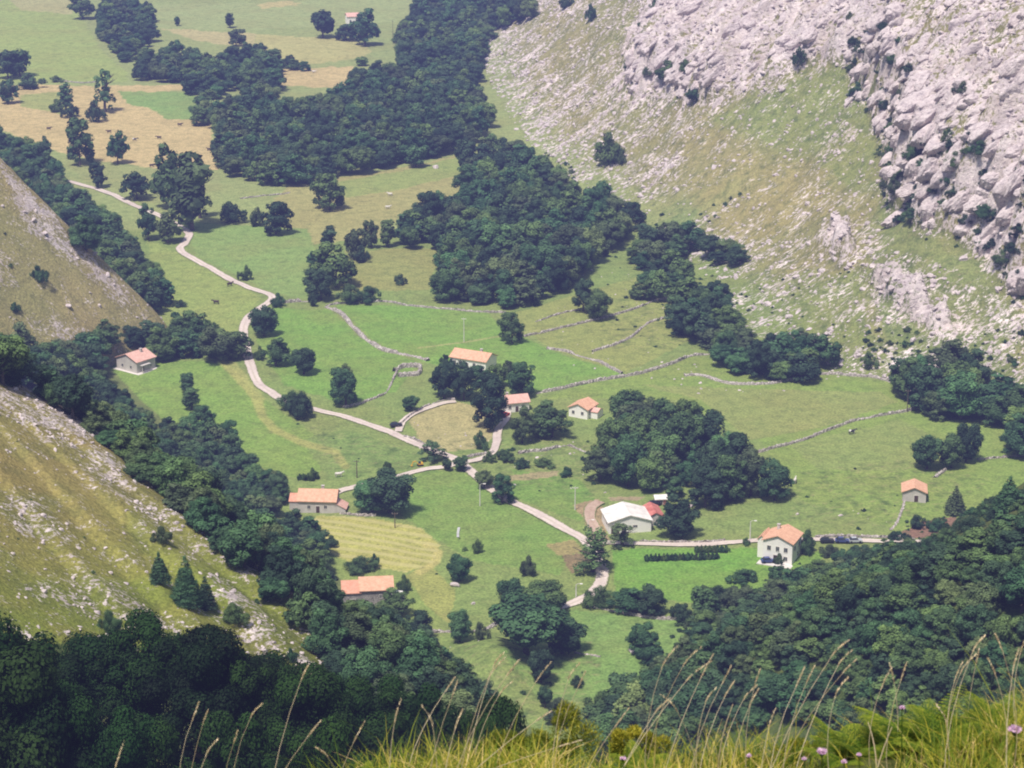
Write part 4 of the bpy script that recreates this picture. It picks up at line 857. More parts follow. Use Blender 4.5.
# ------------------------------------------------------------------ roads, walls, houses and what belongs to them
def spline(P, step=1.2):
    P = [np.array(p[:2], float) for p in P]; out = []
    for i in range(len(P) - 1):
        a = P[max(i - 1, 0)]; b = P[i]; c = P[i + 1]; d = P[min(i + 2, len(P) - 1)]
        n = max(2, int(np.linalg.norm(c - b) / step))
        for k in range(n):
            t = k / n; out.append(.5 * (2 * b + (c - a) * t + (2 * a - 5 * b + 4 * c - d) * t * t + (3 * b - a - 3 * c + d) * t ** 3))
    out.append(P[-1]); return np.array(out)
def normals2(Q):
    T = np.gradient(Q, axis=0); T /= np.linalg.norm(T, axis=1)[:, None] + 1e-9
    return np.stack([-T[:, 1], T[:, 0]], -1)
def simple(name, c0, c1, scale, rough=.9, bump=.4, detail=5, spec=.15, coord='Object'):
    m, _, _ = mat(name); t = NT(m); co = t('TexCoord').outputs[coord]; n = t.noise(co, scale, detail, .65); n2 = t.noise(co, scale * .13, 3)
    f = t.math('ADD', t.math('MULTIPLY', n, .65), t.math('MULTIPLY', n2, .35))
    p = t('BsdfPrincipled', {'Base Color': t.ramp(f, [(.36, c0), (.62, c1)]), 'Roughness': rough, 'Specular IOR Level': spec, 'Normal': t('Bump', {'Height': n, 'Strength': bump, 'Distance': .1}).outputs[0]})
    t.out(p.outputs[0]); return m
def road_material(name, a, b, mid):
    m, _, _ = mat(name); t = NT(m); co = t('TexCoord').outputs['Object']; u = t('Attribute', attribute_name='across').outputs['Fac']
    n = t.noise(co, .9, 5, .7); n2 = t.noise(co, .10, 3, .6)
    c = t.ramp(t.math('ADD', t.math('MULTIPLY', n, .5), t.math('MULTIPLY', n2, .5)), [(.36, a), (.62, b)])
    c = t.mix(t.math('MULTIPLY', t.ramp(u, [(.0, (1, 1, 1)), (.30, (0, 0, 0))]), t.ramp(n2, [(.42, (.08, .08, .08)), (.62, (.6, .6, .6))])), c, mid)
    e = t.math('MULTIPLY', t.math('SUBTRACT', t.math('ADD', u, t.math('MULTIPLY', n, .8)), 1.18), 7.0, clamp=True)
    c = t.mix(e, c, (.17, .20, .075))
    p = t('BsdfPrincipled', {'Base Color': c, 'Roughness': .92, 'Specular IOR Level': .12, 'Normal': t('Bump', {'Height': n, 'Strength': .4, 'Distance': .1}).outputs[0]})
    t.out(p.outputs[0]); return m
ROADM = road_material('road_surface', (.46, .38, .35), (.68, .59, .53), (.34, .30, .20))
DIRT = road_material('dirt_track', (.34, .23, .17), (.54, .42, .34), (.30, .22, .15))
def ribbon(name, px, width, m, lift, label=None):
    Q = spline(cast(px)); N = normals2(Q); n = len(Q); V = []
    wob = width * (1 + .28 * (fbm(np.arange(n) / 5., np.zeros(n), 3, 3) - .5))
    for k, u in enumerate((-.5, -.25, 0, .25, .5)):
        w_ = wob if abs(u) < .4 else width * (1 + .5 * (fbm(np.arange(n) / 4., np.zeros(n) + k * 9, 7, 3) - .5))
        p = Q + N * (w_ * u)[:, None]; z = HR(p[:, 0], p[:, 1])[0]; V.append(np.stack([p[:, 0], p[:, 1], z + lift], -1))
    Z = np.max([v[:, 2] for v in V], 0)
    for v in V: v[:, 2] = .5 * v[:, 2] + .5 * Z
    V = np.stack(V, 1).reshape(-1, 3); i = np.arange(n - 1)[:, None] * 5 + np.arange(4)[None]
    Fq = np.stack([i, i + 5, i + 6, i + 1], -1).reshape(-1, 4)
    me = mesh_from(name, V, Fq, True); attr(me, 'across', 'FLOAT', np.tile(np.array([1, .5, 0, .5, 1.]), n))
    return obj(name, me, m, kind='structure')
for i, (nm, (w_, px)) in enumerate(ROADS.items()):
    ribbon({'barn_track': 'track', 'farm_road': 'road', 'side_road': 'road', 'drive': 'path', 'lane': 'path'}.get(nm, nm), px, w_ * (1.38 if nm == 'road' else 1.25), DIRT if nm == 'barn_track' else ROADM, .20 + .02 * i)
STREAM = simple('stream_water', (.34, .35, .36), (.60, .60, .60), 1.5, .25, .2, spec=.5)
ribbon('stream', [(459, 528), (458, 533), (458, 538)], .7, STREAM, .25)

def stone_material(name, a, b, c, scale=1.6):
    m, _, _ = mat(name); t = NT(m); co = t('TexCoord').outputs['Object']
    v = t('TexVoronoi', {'Vector': co, 'Scale': scale, 'Randomness': 1.0}); n = t.noise(co, scale * 2.5, 5, .7)
    col = t.mix(t.math('MULTIPLY', n, .6), t.ramp(v.outputs['Color'], [(.15, a), (.5, b), (.85, c)]), (.34, .31, .29))
    e = t('TexVoronoi', {'Vector': co, 'Scale': scale, 'Randomness': 1.0}, feature='DISTANCE_TO_EDGE')
    k = t.ramp(e.outputs['Distance'], [(.02, (.45, .45, .45)), (.10, (1, 1, 1))])
    col = t.mix(1.0, col, k, 'MULTIPLY')
    p = t('BsdfPrincipled', {'Base Color': col, 'Roughness': .95, 'Specular IOR Level': .1, 'Normal': t('Bump', {'Height': t.math('ADD', n, k), 'Strength': .7, 'Distance': .15}).outputs[0]})
    t.out(p.outputs[0]); return m
DRY = stone_material('dry_stone', (.30, .26, .24), (.52, .46, .42), (.74, .68, .63))
def stone_wall(px, label, h=1.0, w_=.8, group='dry stone field walls'):
    h *= .82; w_ *= .72; Q = spline(cast(px), .5); N = normals2(Q); n = len(Q); rg = np.random.default_rng(int(px[0][0] * 7 + px[0][1]))
    z = HR(Q[:, 0], Q[:, 1])[0]; V = []
    low = 1 - .75 * sstep(.56, .70, fbm(Q[:, 0] / 9, Q[:, 1] / 9, 41, 3))                     # stretches that have fallen
    for u, hh in ((-.62, -.5), (-.50, .55), (-.30, 1.0), (.30, 1.0), (.50, .55), (.62, -.5)):
        j = rg.normal(size=(n, 3)) * np.array([.12, .12, .13]) * (hh > 0)
        p = np.stack([Q[:, 0] + N[:, 0] * w_ * u, Q[:, 1] + N[:, 1] * w_ * u, z + np.where(hh > 0, h * hh * low, hh)], -1) + j; V.append(p)
    V = np.stack(V, 1).reshape(-1, 3); i = np.arange(n - 1)[:, None] * 6 + np.arange(5)[None]
    Fq = np.stack([i, i + 6, i + 7, i + 1], -1).reshape(-1, 4)
    return obj('stone_wall', mesh_from('stone_wall', V, Fq), DRY, label=label, category='stone wall', group=group)
WALLS = [
 ([(326, 307), (341, 314), (353, 327), (363, 337), (381, 349), (396, 353), (416, 357), (428, 361)], 'wide pale rubble wall running down between the two bright meadows', 1.3, 2.2),
 ([(326, 306), (338, 304), (360, 303), (386, 302), (411, 306), (440, 309), (476, 312), (506, 313)], 'thin pale wall along the upper edge of the bright meadow', .8, .8),
 ([(274, 304), (286, 303), (296, 302), (308, 302)], 'short grey wall between the road bend and the tree clump', 1.5, 1.0),
 ([(524, 337), (562, 328), (592, 321), (612, 316), (629, 311), (652, 302), (672, 298)], 'sloping wall running up past the pair of trees', 1.0, .9),
 ([(535, 322), (560, 314), (580, 310)], 'faint short wall left of the pair of trees', .7, .7),
 ([(547, 349), (567, 352), (582, 357), (599, 362), (612, 369), (622, 374)], 'broken wall falling along the right edge of the bright meadow', 1.0, 1.3),
 ([(592, 352), (612, 346), (632, 337), (644, 326), (655, 321), (668, 318)], 'crooked wall climbing the slope right of the bright meadow', 1.0, 1.0),
 ([(536, 394), (562, 389), (589, 383), (617, 378), (647, 372), (672, 364), (692, 356), (717, 354)], 'long sturdy pale wall rising from the farms to the dark copse', 1.3, 1.1),
 ([(684, 376), (702, 376), (730, 384), (768, 384), (800, 378), (828, 374), (855, 376), (880, 379), (900, 386)], 'stony boundary wall under the rocky mountain foot', .9, 1.6),
 ([(757, 453), (768, 450), (805, 440), (830, 430), (855, 421), (880, 416), (905, 412), (918, 407)], 'long smooth grey wall crossing the right pasture', 1.1, .9),
 ([(518, 454), (530, 452), (544, 451), (564, 446), (575, 448), (590, 454)], 'curving wall on the rough slope below the cottages', 1.1, .9),
 ([(587, 606), (612, 611), (632, 615), (657, 619), (682, 620), (703, 623)], 'low wall in front of the thick hedge', .9, 1.0),
 ([(343, 408), (363, 403), (381, 396), (388, 390), (394, 378), (397, 371)], 'wall bending from the road up to the ruin', .9, .8),
 ([(340, 514), (360, 516), (376, 516)], 'low wall along the top of the mown hay field', .8, .7),
 ([(431, 633), (451, 632), (471, 632), (488, 629), (500, 622)], 'pale wall left of the big oak', 1.0, 1.2),
 ([(398, 428), (408, 418), (426, 407), (441, 401), (455, 400)], 'roadside wall of the lane that climbs round the tan patch', .9, .7),
 ([(404, 437), (416, 440), (428, 447)], 'short roadside wall between the fork and the junction', .8, .7),
 ([(458, 459), (470, 457), (482, 455), (494, 453)], 'short wall at the mouth of the drive', 1.0, .8),
 ([(935, 478), (940, 474), (946, 470)], 'short broken wall between the hut and the three trees', .9, 1.2),
 ([(978, 460), (1000, 458), (1024, 456), (1045, 455)], 'thin wall at the right edge of the pasture', .8, .7),
 ([(905, 496), (902, 510), (896, 524), (890, 530)], 'crumbled wall running down from the small hut to the road', .35, .9),
 ([(815, 538), (850, 537), (895, 538), (915, 539)], 'roadside wall behind the parked cars', .9, .6),
 ([(640, 542), (680, 543), (725, 541)], 'roadside wall right of the barn', .8, .6),
 ([(575, 653), (590, 655), (600, 657)], 'short low wall right of the big oak', .7, .8),
 ([(240, 199), (256, 197), (290, 193)], 'faint wall in the meadow below the big wood', .7, .7),
 ([(62, 81), (80, 83), (98, 82)], 'faint wall on the far field boundary at the left', .8, .8),
]
for px, lab, h, w_ in WALLS: stone_wall(px, lab, h, w_)
stone_wall([(394, 372), (402, 368), (412, 367), (420, 368), (418, 375), (408, 376), (398, 377)], 'tumbled grey ruin of a stone cabin above the meadow corner', 1.9, 1.5, None)['category'] = 'ruin'

# houses ------------------------------------------------------------
def tile_material(name, c0, c1, along):
    m, _, _ = mat(name); t = NT(m); co = t('TexCoord').outputs['Object']; n = t.noise(co, 1.1, 4, .7)
    rows = t('TexWave', {'Vector': co, 'Scale': 1.3, 'Distortion': .3}, bands_direction='X' if along == 'x' else 'Y')
    c = t.mix(t.math('MULTIPLY', rows.outputs['Fac'], .28), t.ramp(n, [(.35, c0), (.66, c1)]), (.33, .16, .11))
    p = t('BsdfPrincipled', {'Base Color': c, 'Roughness': .85, 'Specular IOR Level': .15, 'Normal': t('Bump', {'Height': rows.outputs['Fac'], 'Strength': .6, 'Distance': .08}).outputs[0]})
    t.out(p.outputs[0]); return m
TILE = {k: (tile_material('tiles_' + k, a, b, 'x'), tile_material('tiles_' + k, a, b, 'y')) for k, a, b in (('orange', (.66, .36, .23), (.84, .53, .36)), ('red', (.64, .30, .20), (.80, .44, .31)), ('pink', (.66, .38, .31), (.82, .54, .46)))}
SHEET = simple('sheet_roof', (.60, .57, .54), (.88, .84, .80), .5, .6, .2); TILE['sheet'] = (SHEET, SHEET)
REDS = simple('red_sheet', (.40, .12, .10), (.62, .24, .20), .6, .6, .1); TILE['redsheet'] = (REDS, REDS)
PLASTER = simple('white_plaster', (.82, .79, .76), (.90, .87, .84), .7, .9, .15)
RENDERED = simple('grey_render', (.42, .39, .37), (.58, .54, .51), .7, .9, .25)
STONE = stone_material('stone_masonry', (.30, .27, .26), (.40, .37, .35), (.50, .46, .44), 2.0)
WOOD = simple('dark_wood', (.05, .035, .025), (.11, .07, .05), 3.0); GLASS = simple('window_glass', (.02, .03, .04), (.05, .06, .08), .5, .12, .02, spec=.6)
FRAME = simple('window_frame_paint', (.55, .50, .45), (.72, .68, .62), 4.0, .6); CONC = simple('concrete', (.55, .51, .48), (.70, .66, .62), 1.0)
def bmo(name, fn, m, parent):
    bm = bmesh.new(); fn(bm); bmesh.ops.recalc_face_normals(bm, faces=bm.faces); me = D.meshes.new(name); bm.to_mesh(me); bm.free(); return obj(name, me, m, parent)
def box(bm, x0, x1, y0, y1, z0, z1):
    v = [bm.verts.new(c) for c in ((x0, y0, z0), (x1, y0, z0), (x1, y1, z0), (x0, y1, z0), (x0, y0, z1), (x1, y0, z1), (x1, y1, z1), (x0, y1, z1))]
    for q in ((0, 3, 2, 1), (4, 5, 6, 7), (0, 1, 5, 4), (1, 2, 6, 5), (2, 3, 7, 6), (3, 0, 4, 7)): bm.faces.new([v[i] for i in q])
def prism(bm, prof, ax, a, b):
    """a profile (s, z) run along axis ax from a to b"""
    mk = (lambda s, z, t: (t, s, z)) if ax == 'x' else (lambda s, z, t: (s, t, z))
    A = [bm.verts.new(mk(s, z, a)) for s, z in prof]; B = [bm.verts.new(mk(s, z, b)) for s, z in prof]; n = len(prof)
    bm.faces.new(A); bm.faces.new(B[::-1])
    for i in range(n): bm.faces.new((A[i], B[i], B[(i + 1) % n], A[(i + 1) % n]))
def walls_and_roof(root, x0, x1, y0, y1, h, rise, ridge, wm, roof, ov=.45, th=.22):
    a0, a1, b0, b1 = (y0, y1, x0, x1) if ridge == 'x' else (x0, x1, y0, y1); c = (a0 + a1) / 2
    wl = bmo('wall', lambda bm: prism(bm, [(a0, -1.5), (a1, -1.5), (a1, h), (c, h + rise), (a0, h)], ridge, b0, b1), wm, root)
    k = rise / (c - a0); e = ov
    rf = bmo('roof', lambda bm: prism(bm, [(a0 - e, h - k * e + .03), (c, h + rise + .03), (a1 + e, h - k * e + .03), (a1 + e, h - k * e + .03 + th), (c, h + rise + .03 + th), (a0 - e, h - k * e + .03 + th)], ridge, b0 - e, b1 + e), TILE[roof][0 if ridge == 'x' else 1], root)
    return wl, rf
def opening(root, kind, side, u, v, w_, hh, dims):
    x0, x1, y0, y1 = dims
    def put(bm, ua, ub, va, vb, d0, d1):
        if side == 'f': box(bm, ua, ub, y0 - d1, y0 - d0, va, vb)
        elif side == 'b': box(bm, ua, ub, y1 + d0, y1 + d1, va, vb)
        elif side == 'l': box(bm, x0 - d1, x0 - d0, ua, ub, va, vb)
        else: box(bm, x1 + d0, x1 + d1, ua, ub, va, vb)
    a, b, c, d = u - w_ / 2, u + w_ / 2, v, v + hh; f = .11
    if kind == 'window':
        def fr(bm):
            put(bm, a - f, a, c - f, d + f, -.05, .07); put(bm, b, b + f, c - f, d + f, -.05, .07); put(bm, a, b, d, d + f, -.05, .07); put(bm, a, b, c - f, c, -.05, .10); put(bm, u - .03, u + .03, c, d, -.05, .05)
        o = bmo('window', fr, FRAME, root); bmo('pane', lambda bm: put(bm, a + .002, b - .002, c + .002, d - .002, -.04, .02), GLASS, o)
    else:
        o = bmo('door', lambda bm: put(bm, a, b, c, d, -.05, .05), WOOD, root)
        bmo('door_frame', lambda bm: (put(bm, a - .15, a - .002, c, d + .15, -.05, .09), put(bm, b + .002, b + .15, c, d + .15, -.05, .09), put(bm, a, b, d + .002, d + .15, -.05, .09)), CONC, o)
    return o
def house(name, cat, label, px, py, w_, d, h, rise, ridge, rot, wm, roof, openings=(), chimney=None, sink=.0):
    p = cast([(px, py)])[0]; r = R(rot)
    root = D.objects.new(name, None); COL.objects.link(root); root['label'] = label; root['category'] = cat
    cx, cy = p[0] - math.sin(r) * d / 2, p[1] + math.cos(r) * d / 2
    root.location = (cx, cy, p[2] + .1 - sink); root.rotation_euler = (0, 0, r)
    dims = (-w_ / 2, w_ / 2, -d / 2, d / 2)
    wl, rf = walls_and_roof(root, *dims, h, rise, ridge, wm, roof)
    for o in openings: opening(root, *o, dims)
    if chimney:
        x, y = chimney
        bmo('chimney', lambda bm: (box(bm, x - .4, x + .4, y - .35, y + .35, h + rise * .25, h + rise + .9), box(bm, x - .5, x + .5, y - .45, y + .45, h + rise + .903, h + rise + 1.05)), RENDERED, rf)
    return root, dims
W = 'window'
# the small hillside house
r, dm = house('house', 'house', 'small grey house with salmon tiled gable roof alone in the left meadow', 127, 371, 10.6, 9.0, 4.1, 2.1, 'y', -38, RENDERED, 'pink', [(W, 'f', -2.2, 1.2, .9, 1.1), (W, 'f', 2.2, 1.2, .9, 1.1), ('door', 'r', -1.6, 0, 1.1, 2.1), (W, 'r', 2.0, 1.1, 1.0, 1.1)], (1.2, 1.5))
bmo('terrace', lambda bm: box(bm, -6.2, 7.2, -5.7, 4.8, -.9, .02), CONC, r)
def porch(bm):
    for y in (-3.2, 0.2): box(bm, 6.7, 6.95, y, y + .25, .025, 2.7)
    box(bm, 5.85, 7.1, -3.5, .8, 2.705, 2.95)
bmo('porch', porch, RENDERED, r)
# long farmhouse
house('farmhouse', 'farmhouse', 'long white farmhouse under an orange tiled roof, half hidden by the farm grove', 468, 369, 14.5, 8.5, 3.6, 2.0, 'x', -27, PLASTER, 'orange', [(W, 'f', -5.5, 1.2, 1, 1.2), (W, 'f', -3, 1.2, 1, 1.2), ('door', 'f', -.5, 0, 1.2, 2.1), (W, 'f', 2.5, 1.2, 1, 1.2), (W, 'l', 0, 1.5, .9, 1.1)], (3, .6))
house('cottage', 'house', 'white cottage with pinkish roof at the top of the drive', 517, 412, 8.6, 6.4, 3.3, 1.7, 'x', 16, PLASTER, 'pink', [(W, 'f', -2.5, 1.2, .9, 1.1), (W, 'f', 2.2, 1.2, .9, 1.1), ('door', 'f', 0, 0, 1, 2), (W, 'l', .5, 1.1, .9, 1.1)], (-2.5, .5))
r, dm = house('cottage', 'house', 'small white cottage with orange roof between the wide tree and the central grove', 578, 418, 7.0, 7.6, 3.3, 1.6, 'y', -28, PLASTER, 'orange', [(W, 'f', -1.8, 1.2, .9, 1.1), (W, 'f', 1.6, 1.2, .9, 1.1), (W, 'r', -2, 1.2, .9, 1.1)])
walls_and_roof(r, 3.52, 6.4, -2.0, 2.4, 2.2, .8, 'x', PLASTER, 'pink', .2)
# grey walled farmhouse with lean-to
r, dm = house('farmhouse', 'farmhouse', 'grey walled farmhouse with orange roof at the end of the side road', 317, 513, 11.2, 8.2, 3.7, 2.2, 'x', -4, RENDERED, 'orange', [(W, 'f', -2.4, 1.2, .9, 1.1), (W, 'f', 2.6, 1.3, .9, 1.1), ('door', 'f', .3, 0, 1.1, 2.1)], (1.2, .8))
bmo('lean_to', lambda bm: prism(bm, [(5.62, -1.5), (8.6, -1.5), (8.6, 1.4), (5.62, 3.0)], 'y', -4.05, .8), RENDERED, r)
bmo('lean_to_roof', lambda bm: prism(bm, [(5.62, 3.03), (8.95, 1.24), (8.95, 1.42), (5.62, 3.22)], 'y', -4.3, 1.0), TILE['pink'][1], r)
walls_and_roof(r, -8.6, -5.62, -2.2, 3.6, 2.6, 1.5, 'x', RENDERED, 'red', .2)
# stone farmhouse below the hay field
r, dm = house('farmhouse', 'farmhouse', 'long grey stone farmhouse with half red, half orange roof below the hay field', 377, 606, 8.6, 8.6, 4.6, 2.0, 'x', 6, STONE, 'orange', [(W, 'f', 1.0, 2.2, .6, 1.0), (W, 'r', 0, 1.6, .9, 1.1)])
walls_and_roof(r, -9.2, -4.32, -4.25, 4.0, 3.9, 1.9, 'x', STONE, 'red', .3)
bmo('corner_stones', lambda bm: box(bm, 3.9, 4.36, -4.36, -3.7, -1.2, 4.5), PLASTER, r)
opening(r, 'door', 'f', -6.5, 0, 1.4, 2.1, (-9.2, -4.32, -4.25, 4))
bmo('annex', lambda bm: prism(bm, [(4.42, -1.5), (7.4, -1.5), (7.4, 1.3), (4.42, 1.8)], 'y', -3.2, 2.0), PLASTER, r)
# the barn with its red roofed shed
r, dm = house('barn', 'barn', 'wide low barn with pale sheet roof and dirty white walls in the valley centre', 630, 533, 12.6, 10.5, 3.5, 1.9, 'y', 9, PLASTER, 'sheet', [('door', 'f', -4.4, 0, 2.4, 2.6), (W, 'f', 1.5, 1.6, 1.2, .7), (W, 'l', -2, 1.6, 1.2, .7)])
walls_and_roof(r, 6.35, 11.0, -1.0, 7.5, 2.8, 1.2, 'y', RENDERED, 'redsheet', .3)
house('shed', 'shed', 'tiny shed with striped grey and red sheet roof behind the barn', 661, 505, 3.2, 2.6, 1.9, .7, 'x', 8, REDS, 'sheet', [('door', 'f', 0, 0, .9, 1.7)])
# the tall white house
r, dm = house('house', 'house', 'tall two storey white house with salmon tiled roof on the farm road', 777, 563, 8.6, 9.0, 6.3, 1.8, 'y', -24, PLASTER, 'orange', [(W, 'f', -2.5, 3.5, 1, 1.3), (W, 'f', 2.4, 3.5, 1, 1.3), (W, 'f', 0, 3.5, .9, 1.3), ('door', 'f', -.5, 0, 1.2, 2.2), (W, 'f', 2.4, .9, 1, 1.2), (W, 'r', -2, 3.5, 1, 1.2), (W, 'r', 2, 3.5, 1, 1.2), (W, 'r', 1, .9, 1, 1.2)], (-1.8, 2.0))
walls_and_roof(r, -6.6, -4.32, -2.2, 4.0, 5.3, 1.2, 'y', PLASTER, 'orange', .3)
bmo('terrace', lambda bm: box(bm, -5.2, 4.8, -7.2, -4.52, -1.2, .02), CONC, r)
# stone hut
house('hut', 'hut', 'small square pinkish grey hut with orange roof and dark door on the right pasture', 914, 502, 7.0, 7.2, 3.0, 1.5, 'y', -9, RENDERED, 'orange', [('door', 'f', .6, 0, 1.2, 2.0)])
# far house
house('house', 'house', 'distant small white house with pink roof in the far meadow', 354, 24, 9.5, 8.5, 5.2, 2.0, 'x', 14, PLASTER, 'pink', [(W, 'f', -2.5, 1.5, 1.2, 1.3), (W, 'f', 2.5, 1.5, 1.2, 1.3), ('door', 'f', 0, 0, 1.3, 2.2)])

# poles -------------------------------------------------------------
POLEM = simple('pole_concrete', (.62, .60, .57), (.76, .74, .70), 2.0); POLEW = simple('pole_wood', (.09, .065, .05), (.17, .13, .10), 2.0)
def pole_thing(name, cat, label, px, py, h_px, kind):
    p = cast([(px, py)])[0]; d = math.dist(p, (0, 0, CAMZ)); h = h_px * d / F * 1.05
    root = D.objects.new(name, None); COL.objects.link(root); root.location = (p[0], p[1], p[2]); root['label'] = label; root['category'] = cat
    m = POLEW if kind == 'wood' else POLEM
    V, Fq = tube([(0, 0, -.6), (0, 0, h * .5), (0, 0, h)], [.17, .14, .10], 8); obj('pole', mesh_from('pole', np.array(V), np.array(Fq), True), m, root)
    if kind == 'lamp':
        V, Fq = tube([(0, 0, h - .1), (.5, -.1, h + .25), (1.2, -.25, h + .3)], [.06, .05, .05], 6); a = obj('arm', mesh_from('arm', np.array(V), np.array(Fq), True), m, root)
        bmo('lamp_head', lambda bm: prism(bm, [(-.42, .20 + h), (-.10, .12 + h), (.02, .20 + h), (-.05, .36 + h), (-.35, .34 + h)], 'x', 1.0, 1.75), m, root)
    else:
        bmo('crossarm', lambda bm: box(bm, -.9, .9, -.07, .07, h - .55, h - .40), m, root)
        for x in (-.8, 0, .8):
            V, Fq = tube([(x, 0, h - .40), (x, 0, h - .2), (x, 0, h - .12)], [.05, .07, .03], 6); obj('insulator', mesh_from('insulator', np.array(V), np.array(Fq)), POLEM, root)
    return root
pole_thing('street_lamp', 'street lamp', 'pale street lamp below the first round roadside trees', 480, 506, 22, 'lamp')
pole_thing('street_lamp', 'street lamp', 'pale street lamp on the track in front of the barn', 588, 536, 16, 'lamp')
pole_thing('street_lamp', 'street lamp', 'pale street lamp on the farm road left of the tall white house', 750, 540, 19, 'lamp')
pole_thing('street_lamp', 'street lamp', 'pale street lamp at the lower road bend by the thick hedge', 576, 598, 14, 'lamp')
pole_thing('utility_pole', 'utility pole', 'pale utility pole left of the red barn yard', 575, 510, 24, 'conc')
pole_thing('utility_pole', 'utility pole', 'dark wooden pole on the grey wall of the right pasture', 907, 412, 22, 'wood')
pole_thing('utility_pole', 'utility pole', 'faint pole standing in the bright meadow', 464, 342, 24, 'conc')
pole_thing('utility_pole', 'utility pole', 'dark pole at the edge of the far meadow under the big wood', 393, 44, 22, 'wood')
pole_thing('utility_pole', 'utility pole', 'thin pole in the middle of the mown hay field', 395, 528, 16, 'wood')
pole_thing('utility_pole', 'utility pole', 'thin pole on the rough grass above the side road', 357, 478, 18, 'wood')

# vehicles ----------------------------------------------------------
def paint_mat(name, c): return simple(name, c, tuple(min(1, x * 1.12) for x in c), .5, .3, .0, spec=.5)
RUB = simple('rubber', (.015, .015, .015), (.03, .03, .03), 5.0)
CARP = {k: paint_mat('car_paint_' + k, c) for k, c in (('black', (.02, .022, .03)), ('red', (.55, .03, .03)), ('blue', (.05, .07, .20)), ('white', (.75, .75, .75)), ('silver', (.42, .44, .48)))}
def wheel(root, x, y, r_=.32, w_=.2):
    V, Fq = tube([(x, y - w_ / 2, r_), (x, y + w_ / 2, r_)], [r_, r_], 14); V = list(V) + [(x, y - w_ / 2, r_), (x, y + w_ / 2, r_)]
    bm = bmesh.new(); vs = [bm.verts.new(v) for v in V[:28]]
    for q in Fq: bm.faces.new([vs[i] for i in q])
    bm.faces.new(vs[:14]); bm.faces.new(vs[14:28][::-1]); bmesh.ops.recalc_face_normals(bm, faces=bm.faces)
    me = D.meshes.new('wheel'); bm.to_mesh(me); bm.free(); return obj('wheel', me, RUB, root)
def car(px, py, rot, colour, label):
    p = cast([(px, py)])[0]; root = D.objects.new('parked_car', None); COL.objects.link(root)
    root.location = (p[0], p[1], gz(p[0], p[1]) + .3); root.rotation_euler = (0, 0, R(rot)); root['label'] = label; root['category'] = 'car'
    body = [(-2.0, .28), (2.0, .28), (2.08, .55), (1.95, .82), (.95, .95), (-1.75, .98), (-2.05, .75)]
    cab = [(.92, .952), (.35, 1.42), (-1.15, 1.46), (-1.72, .982)]
    def swept(prof, half, inset):
        def fn(bm):
            cx = sum(a for a, _ in prof) / len(prof)
            rows = [[bm.verts.new((x, y, z)) for x, z in prof] for y in (-half + inset, -half, half, half - inset)]
            for v, (x, z) in zip(rows[0], prof): v.co = Vector((cx + (x - cx) * .96, -half, .7 + (z - .7) * .94)); 
            for v, (x, z) in zip(rows[1], prof): v.co = Vector((x, -half + inset, z))
            for v, (x, z) in zip(rows[2], prof): v.co = Vector((x, half - inset, z))
            for v, (x, z) in zip(rows[3], prof): v.co = Vector((cx + (x - cx) * .96, half, .7 + (z - .7) * .94))
            n = len(prof); bm.faces.new(rows[0]); bm.faces.new(rows[3][::-1])
            for a, b in zip(rows[:-1], rows[1:]):
                for i in range(n): bm.faces.new((a[i], b[i], b[(i + 1) % n], a[(i + 1) % n]))
        return fn
    bmo('body', swept(body, .86, .14), CARP[colour], root)
    def cabf(bm):
        A = [bm.verts.new((x, -.80 if z < 1 else -.60, z)) for x, z in cab]; B = [bm.verts.new((x, .80 if z < 1 else .60, z)) for x, z in cab]
        bm.faces.new(A); bm.faces.new(B[::-1])
        for i in range(4): bm.faces.new((A[i], B[i], B[(i + 1) % 4], A[(i + 1) % 4]))
    bmo('window', cabf, GLASS, root); bmo('roof', lambda bm: box(bm, -1.12, .30, -.60, .60, 1.462, 1.50), CARP[colour], root)
    for x in (-1.25, 1.3):
        for y in (-.78, .78): wheel(root, x, y)
    for y in (-.55, .55): bmo('headlight', lambda bm: box(bm, 2.0, 2.06, y - .16, y + .16, .62, .76), CARP['white'], root)
    return root
car(396, 427, 20, 'black', 'black car waiting at the fork of the lane')
car(505, 417, 60, 'red', 'red car parked at the white cottage')
car(768, 563, 8, 'blue', 'dark blue car parked in front of the tall white house')
car(827, 543, 2, 'black', 'left of three dark cars parked on the farm road')
car(842, 543, -3, 'blue', 'middle of three dark cars parked on the farm road')
car(855, 543, 4, 'silver', 'right and palest of the cars parked on the farm road')
car(654, 506, 30, 'black', 'dark car beside the tiny shed behind the barn')
# yellow digger
p = cast([(420, 466)])[0]; dg = D.objects.new('digger', None); COL.objects.link(dg); dg.location = (p[0], p[1], p[2] + .1); dg.rotation_euler = (0, 0, R(-160)); dg['label'] = 'small yellow digger parked on the verge above the side road'; dg['category'] = 'digger'; dg.scale = (.62, .62, .62)
YEL = paint_mat('yellow_paint', (.75, .42, .03))
for y in (-.75, .75):
    bmo('track', lambda bm: prism(bm, [(-1.5, .25), (-1.2, 0), (1.2, 0), (1.5, .25), (1.5, .5), (1.2, .72), (-1.2, .72), (-1.5, .5)], 'y', y - .22, y + .22), RUB, dg)
bmo('body', lambda bm: prism(bm, [(-1.5, .85), (1.0, .85), (1.0, 1.3), (-.2, 1.35), (-.3, 1.75), (-1.5, 1.7)], 'y', -.95, .95), YEL, dg)
bmo('cab', lambda bm: prism(bm, [(-.25, 1.38), (.95, 1.38), (.85, 2.1), (.6, 2.6), (-.2, 2.6)], 'y', .0, .9), GLASS, dg)
bm_ = [(.9, 1.25), (2.2, 2.9), (3.6, 2.5), (3.5, 2.2), (2.3, 2.5), (1.2, 1.05)]
bmo('boom', lambda bm: prism(bm, bm_, 'y', -.35, -.10), YEL, dg)
